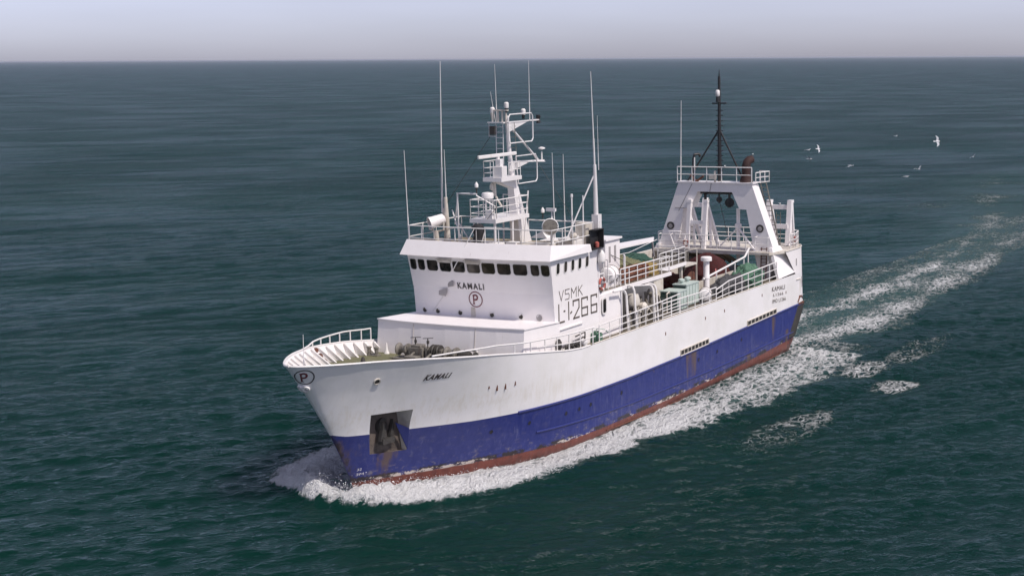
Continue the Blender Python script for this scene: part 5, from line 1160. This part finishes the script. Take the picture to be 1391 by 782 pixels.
# ================================================================== the sea
WAVE_DIR = 58.0   # degrees, the way the waves run
def sea():
    def axis(lo, hi, step, lim, g):
        a = list(np.arange(lo, hi + step, step)); s_ = step; x = a[-1]
        while x < lim[1]: s_ *= g[1]; x += s_; a.append(x)
        s_ = step; x = a[0]; b_ = []
        while x > lim[0]: s_ *= g[0]; x -= s_; b_.append(x)
        return np.array(b_[::-1] + a)
    X = axis(-80, 22, .25, (-60000, 3000), (1.0095, 1.06)); Y = axis(-16, 38, .25, (-60000, 3000), (1.0105, 1.05))
    XX, YY = np.meshgrid(X, Y, indexing='ij')
    dx = np.gradient(X)[:, None] + 0 * YY; dy = np.gradient(Y)[None, :] + 0 * XX; sp = np.maximum(dx, dy)
    def tile(n, L, lo, hi, rms, th0, spread, seed):
        """random-phase wave field between two wavelengths: height and the sideways pull that sharpens the crests"""
        rg = np.random.default_rng(seed); k1 = 2 * np.pi * np.fft.fftfreq(n, L / n); KX, KY = np.meshgrid(k1, k1, indexing='ij'); K = np.hypot(KX, KY); K[0, 0] = 1
        lam = 2 * np.pi / K; ca = (KX * math.cos(th0) + KY * math.sin(th0)) / K
        amp = K ** -1.9 * np.clip(ca, 0, 1) ** spread * ((lam > lo) & (lam < hi)); amp[0, 0] = 0
        Hh = amp * (rg.normal(size=K.shape) + 1j * rg.normal(size=K.shape))
        h = np.fft.ifft2(Hh).real; sc_ = rms / h.std(); gx = np.fft.ifft2(1j * Hh * KX / K).real; gy = np.fft.ifft2(1j * Hh * KY / K).real
        return h * sc_, gx * sc_, gy * sc_, L, n
    def samp(t, ang=0.0):
        h, gx, gy, L, n = t; u = XX / L * n; v = YY / L * n; iu = np.floor(u).astype(int); iv = np.floor(v).astype(int); fu = u - iu; fv = v - iv
        i0, i1, j0, j1 = iu % n, (iu + 1) % n, iv % n, (iv + 1) % n
        return [(q[i0, j0] * (1 - fu) + q[i1, j0] * fu) * (1 - fv) + (q[i0, j1] * (1 - fu) + q[i1, j1] * fu) * fv for q in (h, gx, gy)]
    Z = np.zeros_like(XX); GXo = np.zeros_like(XX); GYo = np.zeros_like(XX)
    th = math.radians(WAVE_DIR)
    for n_, L, lo, hi, rms, dth, spd, seed in ((512, 61.0, .75, 2.6, .029, .25, 2, 1), (384, 67.3, .9, 3.2, .028, -.45, 2, 2), (256, 113.0, 2.6, 8, .050, .1, 3, 3), (256, 331.0, 8, 34, .070, -.1, 4, 4)):
        att = np.clip((lo * 1.35 / sp - 1.6) / 1.8, 0, 1)
        h, gx, gy = samp(tile(n_, L, lo, hi, rms, th + dth, spd, seed)); Z += h * att; GXo += gx * att * -1.0; GYo += gy * att * -1.0
    # value noise used for the torn edges of the wake
    def vnoise(u, v, seed):
        r = np.random.default_rng(seed).random((256, 256)); iu = np.floor(u).astype(int); iv = np.floor(v).astype(int); fu = u - iu; fv = v - iv
        fu = fu * fu * (3 - 2 * fu); fv = fv * fv * (3 - 2 * fv); g = lambda i, j: r[i % 256, j % 256]
        return (g(iu, iv) * (1 - fu) + g(iu + 1, iv) * fu) * (1 - fv) + (g(iu, iv + 1) * (1 - fu) + g(iu + 1, iv + 1) * fu) * fv
    def fbm(x, y, s0, seed, o=4):
        t = 0; a = .5
        for i in range(o): t = t + a * vnoise(x * s0 * 2 ** i + 37 * i, y * s0 * 2 ** i + 11 * i, seed + i); a *= .5
        return t / (1 - .5 ** o)
    # half breadth at the waterline
    hy = np.interp(-XX, -np.array([0.4, -1, -2, -4, -8, -12, -16, -20, -24, -52, -56, -59, -61.2])[::1], np.array([0, .55, 1.0, 1.75, 3.55, 5.0, 5.9, 6.3, 6.4, 6.4, 6.2, 5.6, 4.8]))
    hy = np.where(XX > .4, 0, hy); aft = XX < -61
    n1 = fbm(XX, YY, .25, 5); n2 = fbm(XX, YY, 1.1, 50); n3 = fbm(XX + YY * .3, YY, .08, 90)
    # outer edge of the foam belt on each side
    ep = np.interp(-XX, [-2.6, -1.5, 0, 3, 7, 12, 17, 28, 47, 74, 107, 146, 240], [0.0, 1.8, 4.0, 6.4, 8.1, 9.0, 9.6, 11.5, 13.4, 12.0, 9.8, 8.5, -3.0])
    es = np.interp(-XX, [-2.6, -1.5, 0, 3, 7, 12, 17, 28, 47, 74, 107, 146, 240], [0.0, 3.0, 6.6, 8.6, 9.2, 9.8, 10.4, 11, 11.5, 12, 12, 12.5, 38])
    jag = (n1 - .5) * 3.4 + (n2 - .5) * 2.4
    dport = (ep + jag * np.clip(-XX / 20, .35, 1)) - YY; dstb = YY + (es + jag * np.clip(-XX / 20, .35, 1))
    inside = np.minimum(dport, dstb)
    side = np.abs(YY) - hy            # distance from the plating
    ahead = np.clip((2.4 + (n2 - .5) * 1.6 - XX) / .8, 0, 1)
    width = np.where(YY > 0, ep, es) - hy
    rel = np.clip(side / np.maximum(width, .1), 0, 1.2)
    dens = np.zeros_like(XX)
    bow = np.clip((14 + XX) / 14, 0, 1)                       # 1 at stem, 0 at x=-14
    solid = np.clip(1.35 - np.abs(rel - .62) * 2.2, 0, 1.3)      # breaking crest thrown off the bow
    dens_bow = (.80 + .80 * solid) * bow ** .4 * np.where(YY < 0, .86, 1)
    along = np.interp(-XX, [-3, 8, 20, 40, 60, 80, 110, 150, 240, 420], [1.0, 1.0, .90, .80, .78, .72, .60, .44, .20, .0])
    beltc = np.clip(1 - np.abs(rel - .45) * 1.1, 0, 1)
    dens_side = along * (.50 + .62 * beltc) + (n3 - .5) * .45
    dens = np.where(XX > -61, np.maximum(dens_bow, dens_side), 0)
    # wake astern
    yc = np.interp(-XX, [60, 80, 125, 180, 290, 420], [0, 2.8, 2.2, -4, -30, -62]); ww = np.interp(-XX, [60, 80, 125, 180, 300, 420], [8, 8, 6, 9, 15, 20])
    q = np.abs(YY - yc) / ww
    qs = (YY - yc) / ww + (n1 - .5) * .5
    wake = along * (.34 + .78 * np.exp(-((qs - .66) / .34) ** 2) + .82 * np.exp(-((qs + .25) / .24) ** 2)) * np.clip(1.5 - q, 0, 1) + (n3 - .5) * .7
    dens = np.where(XX <= -61, np.maximum(wake, np.where((-XX < 66), .9 - q * .5, 0)), dens)
    dens = dens * np.clip(inside / 1.3, 0, 1) * ahead
    dens = np.where(side < .9, np.maximum(dens, .30 * (XX < -1)), dens)
    # two loose foam patches and flecks to port of the ship
    for (px, py, rx, ry, dd) in ((-54.8, 14.6, 5.0, 2.0, .50), (-49.0, 18.9, 3.4, 1.9, .58), (-30, 17, 9, 2.2, .36), (-66, 16, 10, 2.0, .33), (-118, 4, 18, 5, .42), (-131, 4.6, 9, 3.0, .45)):
        e = ((XX - px) / rx) ** 2 + ((YY - py) / ry) ** 2; dens = np.maximum(dens, dd * np.clip(1.4 - e, 0, 1) + (n2 - .5) * .25 * (e < 1.6))
    dens = np.clip(dens, 0, 1.6)
    milk = np.clip(inside / 3, 0, 1) * np.where(XX < -61, np.clip(1.3 - q, 0, 1), 1) * np.clip(along * 1.3, 0, 1) * ahead
    # relief: bow wave piled up by the stem, trough amidships, rough white water
    crest = np.exp(-((rel - .45) / .35) ** 2) * bow ** 1.2 * (XX < 2.6) * (side > -.6)
    Z *= np.clip(1 - .5 * (inside > 0), 0, 1)
    Z += crest * (1.0 + (n1 - .5) * .7 + (fbm(XX, YY, 2.4, 310, 4) - .5) * .9) * np.clip((2.6 - XX) / 1.5, 0, 1)
    Z += np.clip(dens, 0, 1) * ((n2 - .5) * .30 + (fbm(XX, YY, 2.6, 200, 3) - .5) * .34) * (sp < 1.2)
    Z += .22 * np.exp(-((XX + 45) / 18) ** 2) * np.exp(-(side / 4) ** 2)
    Z += .35 * np.exp(-((XX + 62) / 5) ** 2) * np.exp(-(YY / 6) ** 2)
    # long diverging wake crests
    for s_ in (1, -1):
        d_ = (s_ * YY - 6) + (XX + 5) * .33
        Z += .16 * np.sin(d_ * .75) * np.exp(-(d_ / 9) ** 2) * np.clip(-XX / 20, 0, 1) * np.clip(1 + XX / 220, 0, 1) * (sp < 2)
    PX = XX + GXo * .9; PY = YY + GYo * .9
    nx, ny = XX.shape; V = np.stack([PX, PY, Z], -1).reshape(-1, 3)
    I = np.arange(nx * ny).reshape(nx, ny); Q = np.stack([I[:-1, :-1], I[1:, :-1], I[1:, 1:], I[:-1, 1:]], -1).reshape(-1, 4)
    me = bpy.data.meshes.new('sea'); me.vertices.add(len(V)); me.vertices.foreach_set('co', V.astype(np.float32).ravel())
    me.loops.add(Q.size); me.loops.foreach_set('vertex_index', Q.astype(np.int32).ravel())
    me.polygons.add(len(Q)); me.polygons.foreach_set('loop_start', np.arange(0, Q.size, 4, dtype=np.int32)); me.polygons.foreach_set('loop_total', np.full(len(Q), 4, dtype=np.int32))
    me.update(calc_edges=True); me.polygons.foreach_set('use_smooth', np.ones(len(Q), dtype=bool))
    for nm_, arr in (('foam', dens), ('milk', milk)):
        a = me.attributes.new(nm_, 'FLOAT', 'POINT'); a.data.foreach_set('value', arr.astype(np.float32).ravel())
    o = bpy.data.objects.new('sea', me); link(o); tag(o, kind='structure'); print('sea verts', len(V)); return o
def seamat():
    m, nt, b = newmat('sea_water'); tc = nt.nodes.new('ShaderNodeTexCoord').outputs['Object']
    rot = nt.nodes.new('ShaderNodeMapping'); rot.inputs['Rotation'].default_value = (0, 0, -math.radians(WAVE_DIR)); nt.links.new(tc, rot.inputs[0]); tc2 = rot.outputs[0]
    foam, milk = attr(nt, 'foam'), attr(nt, 'milk')
    pn = noise(nt, tc2, .012, 4, .6, 1, .4, 1, 5)
    deep = mixc(nt, sstep(nt, pn, .35, .7), (.0030, .0225, .0182), (.0042, .0290, .0228))
    water = mixc(nt, math_(nt, 'MULTIPLY', milk, .55), deep, (.055, .120, .108))
    ed = nt.nodes.new('ShaderNodeTexVoronoi'); ed.feature = 'DISTANCE_TO_EDGE'; ed.inputs['Scale'].default_value = 1.5
    wob = nt.nodes.new('ShaderNodeTexNoise'); wob.inputs['Scale'].default_value = .9; wob.inputs['Detail'].default_value = 3; nt.links.new(tc, wob.inputs['Vector'])
    va = nt.nodes.new('ShaderNodeVectorMath'); va.operation = 'MULTIPLY_ADD'; nt.links.new(wob.outputs[1], va.inputs[0]); va.inputs[1].default_value = (1.6, 1.6, 0); nt.links.new(tc, va.inputs[2])
    vm = nt.nodes.new('ShaderNodeMapping'); vm.inputs['Scale'].default_value = (.55, 1.5, 1); nt.links.new(va.outputs[0], vm.inputs[0]); nt.links.new(vm.outputs[0], ed.inputs['Vector'])
    n1 = noise(nt, vm.outputs[0], 1.1, 8, .72); n2 = noise(nt, tc, 4.5, 6, .75, .7, 1.3, 1, 8)
    lace0 = math_(nt, 'ADD', math_(nt, 'MULTIPLY', sstep(nt, ed.outputs['Distance'], .0, .30, 1, 0), .17), math_(nt, 'ADD', math_(nt, 'MULTIPLY', n1, .56), math_(nt, 'ADD', math_(nt, 'MULTIPLY', n2, .32), math_(nt, 'MULTIPLY', math_(nt, 'SUBTRACT', noise(nt, tc, .16, 4, .6, .6, 1.4, 1, 77), .5), .34))))
    lace = math_(nt, 'ADD', .52, math_(nt, 'MULTIPLY', math_(nt, 'SUBTRACT', lace0, .52), 1.75))
    th = math_(nt, 'SUBTRACT', .97, math_(nt, 'MULTIPLY', foam, .72))
    f = sstep(nt, math_(nt, 'SUBTRACT', lace, th), -.20, .15)
    f = math_(nt, 'MULTIPLY', f, sstep(nt, foam, .12, .35))
    def ridged(n): return math_(nt, 'SUBTRACT', 1, math_(nt, 'ABSOLUTE', math_(nt, 'SUBTRACT', math_(nt, 'MULTIPLY', n, 2), 1)))
    h0 = ridged(noise(nt, tc2, 1.5, 5, .6, 1, .55, 1, 41)); h1 = noise(nt, tc2, .85, 5, .62, 1, .45, 1, 1); h1r = ridged(noise(nt, tc2, .42, 4, .55, 1, .5, 1, 51))
    h2 = noise(nt, tc2, .16, 4, .6, 1, .4, 1, 14); h3 = noise(nt, tc2, .035, 3, .55, 1, .35, 1, 24)
    hm = ridged(noise(nt, tc2, .30, 4, .6, 1, .62, 1, 91))
    gust = sstep(nt, noise(nt, tc2, .03, 4, .6, 1, .6, 1, 61), .34, .64, .35, 1.25)
    small = math_(nt, 'MULTIPLY', gust, math_(nt, 'ADD', math_(nt, 'MULTIPLY', h0, .16), math_(nt, 'ADD', math_(nt, 'MULTIPLY', h1, .34), math_(nt, 'MULTIPLY', h1r, .20))))
    hh = math_(nt, 'ADD', small, math_(nt, 'ADD', math_(nt, 'MULTIPLY', h2, .26), math_(nt, 'ADD', math_(nt, 'MULTIPLY', hm, .30), math_(nt, 'MULTIPLY', h3, .35))))
    fine = noise(nt, tc, 7, 5, .75, .7, 1.3, 1, 71)
    hh = math_(nt, 'ADD', hh, math_(nt, 'MULTIPLY', f, math_(nt, 'ADD', math_(nt, 'MULTIPLY', lace, .5), math_(nt, 'MULTIPLY', fine, .30))))
    bp = nt.nodes.new('ShaderNodeBump'); bp.inputs['Strength'].default_value = 1.0; bp.inputs['Distance'].default_value = 1.0
    nt.links.new(hh, bp.inputs['Height'])
    # deep water: a dark body colour under a glossy skin whose reflectance is limited, because wave faces hide one another at grazing angles
    fre = nt.nodes.new('ShaderNodeFresnel'); fre.inputs['IOR'].default_value = 1.31; nt.links.new(bp.outputs[0], fre.inputs['Normal'])
    fr = math_(nt, 'MINIMUM', math_(nt, 'MULTIPLY', math_(nt, 'SUBTRACT', fre.outputs[0], .035), .50), .235)
    dif = nt.nodes.new('ShaderNodeSubsurfaceScattering'); dif.falloff = 'BURLEY'; dif.inputs['Scale'].default_value = 1.0; dif.inputs['Radius'].default_value = (8.0, 12.0, 12.0); nt.links.new(water, dif.inputs['Color']); nt.links.new(bp.outputs[0], dif.inputs['Normal'])
    glo = nt.nodes.new('ShaderNodeBsdfGlossy'); glo.inputs['Roughness'].default_value = .10; nt.links.new(bp.outputs[0], glo.inputs['Normal']); glo.inputs['Color'].default_value = (.82, .92, 1, 1)
    ms = nt.nodes.new('ShaderNodeMixShader'); nt.links.new(fr, ms.inputs[0]); nt.links.new(dif.outputs[0], ms.inputs[1]); nt.links.new(glo.outputs[0], ms.inputs[2])
    nt.links.new(mixc(nt, sstep(nt, math_(nt, 'ADD', math_(nt, 'MULTIPLY', n2, .5), math_(nt, 'MULTIPLY', foam, .25)), .30, .62), (.74, .77, .77), (.96, .96, .96)), b.inputs['Base Color']); b.inputs['Roughness'].default_value = .8; nt.links.new(bp.outputs[0], b.inputs['Normal'])
    m2 = nt.nodes.new('ShaderNodeMixShader'); nt.links.new(f, m2.inputs[0]); nt.links.new(ms.outputs[0], m2.inputs[1]); nt.links.new(b.outputs[0], m2.inputs[2])
    nt.links.new(m2.outputs[0], nt.nodes['Material Output'].inputs['Surface'])
    return m
s = sea(); s.data.materials.append(seamat())
# torn drops and flecks thrown up along the bow wave
rg = np.random.default_rng(77); sb = bmesh.new(); n_ = 5200
for i in range(n_):
    side = 1 if rg.random() < .6 else -1; a = rg.random() ** 1.5 * 15; x = 2.2 - a
    hyp = float(np.interp(a - 2.2, [0, 1, 2, 4, 8, 12, 16], [0, .55, 1.0, 1.75, 3.55, 5.0, 5.9]))
    edge = float(np.interp(a - 2.2, [-2.6, 0, 3, 7, 12, 17], [.8, 3.6, 6.0, 7.8, 8.7, 9.3])); f = 1 - abs(rg.normal()) * .28
    y = hyp + (edge - hyp) * (f if rg.random() < .75 else rg.random()); amp = max(0, 1 - a / 16) ** 1.1
    z = .15 + amp * (1.0 * math.exp(-((y - hyp) / max(.5, edge - hyp) - .45) ** 2 / .12) + rg.exponential(.16)); r_ = rg.uniform(.012, .040)
    c = Vector((x + rg.normal() * .25, side * (y + rg.normal() * .12), z)); d = [Vector(rg.normal(size=3)).normalized() * r_ * rg.uniform(.7, 1.6) for _ in range(4)]
    vs = [sb.verts.new(c + q) for q in d]
    for t in ((0, 1, 2), (0, 2, 3), (0, 3, 1), (1, 3, 2)): sb.faces.new([vs[k] for k in t])
me = bpy.data.meshes.new('spray'); sb.to_mesh(me); sb.free(); spm = paint('spray_white', (.9, .9, .9), (.8, .82, .82), .6); me.materials.append(spm)
o = bpy.data.objects.new('spray', me); link(o); tag(o, 'white spray drops thrown up by the bow wave around the stem', 'spray', kind='stuff')
# ------------------------------------------------------------------ the air over the water
hb = MB(); hb.box(-72000, 72000, -72000, 72000, -4.5, 30)
m, nt, pb = newmat('haze_air'); nt.nodes.remove(pb)
v = nt.nodes.new('ShaderNodeVolumePrincipled'); v.inputs['Density'].default_value = 2.4e-5; v.inputs['Color'].default_value = (.84, .89, 1, 1); v.inputs['Anisotropy'].default_value = .2
nt.links.new(v.outputs[0], nt.nodes['Material Output'].inputs['Volume'])
tag(hb.build('haze', m), kind='stuff')
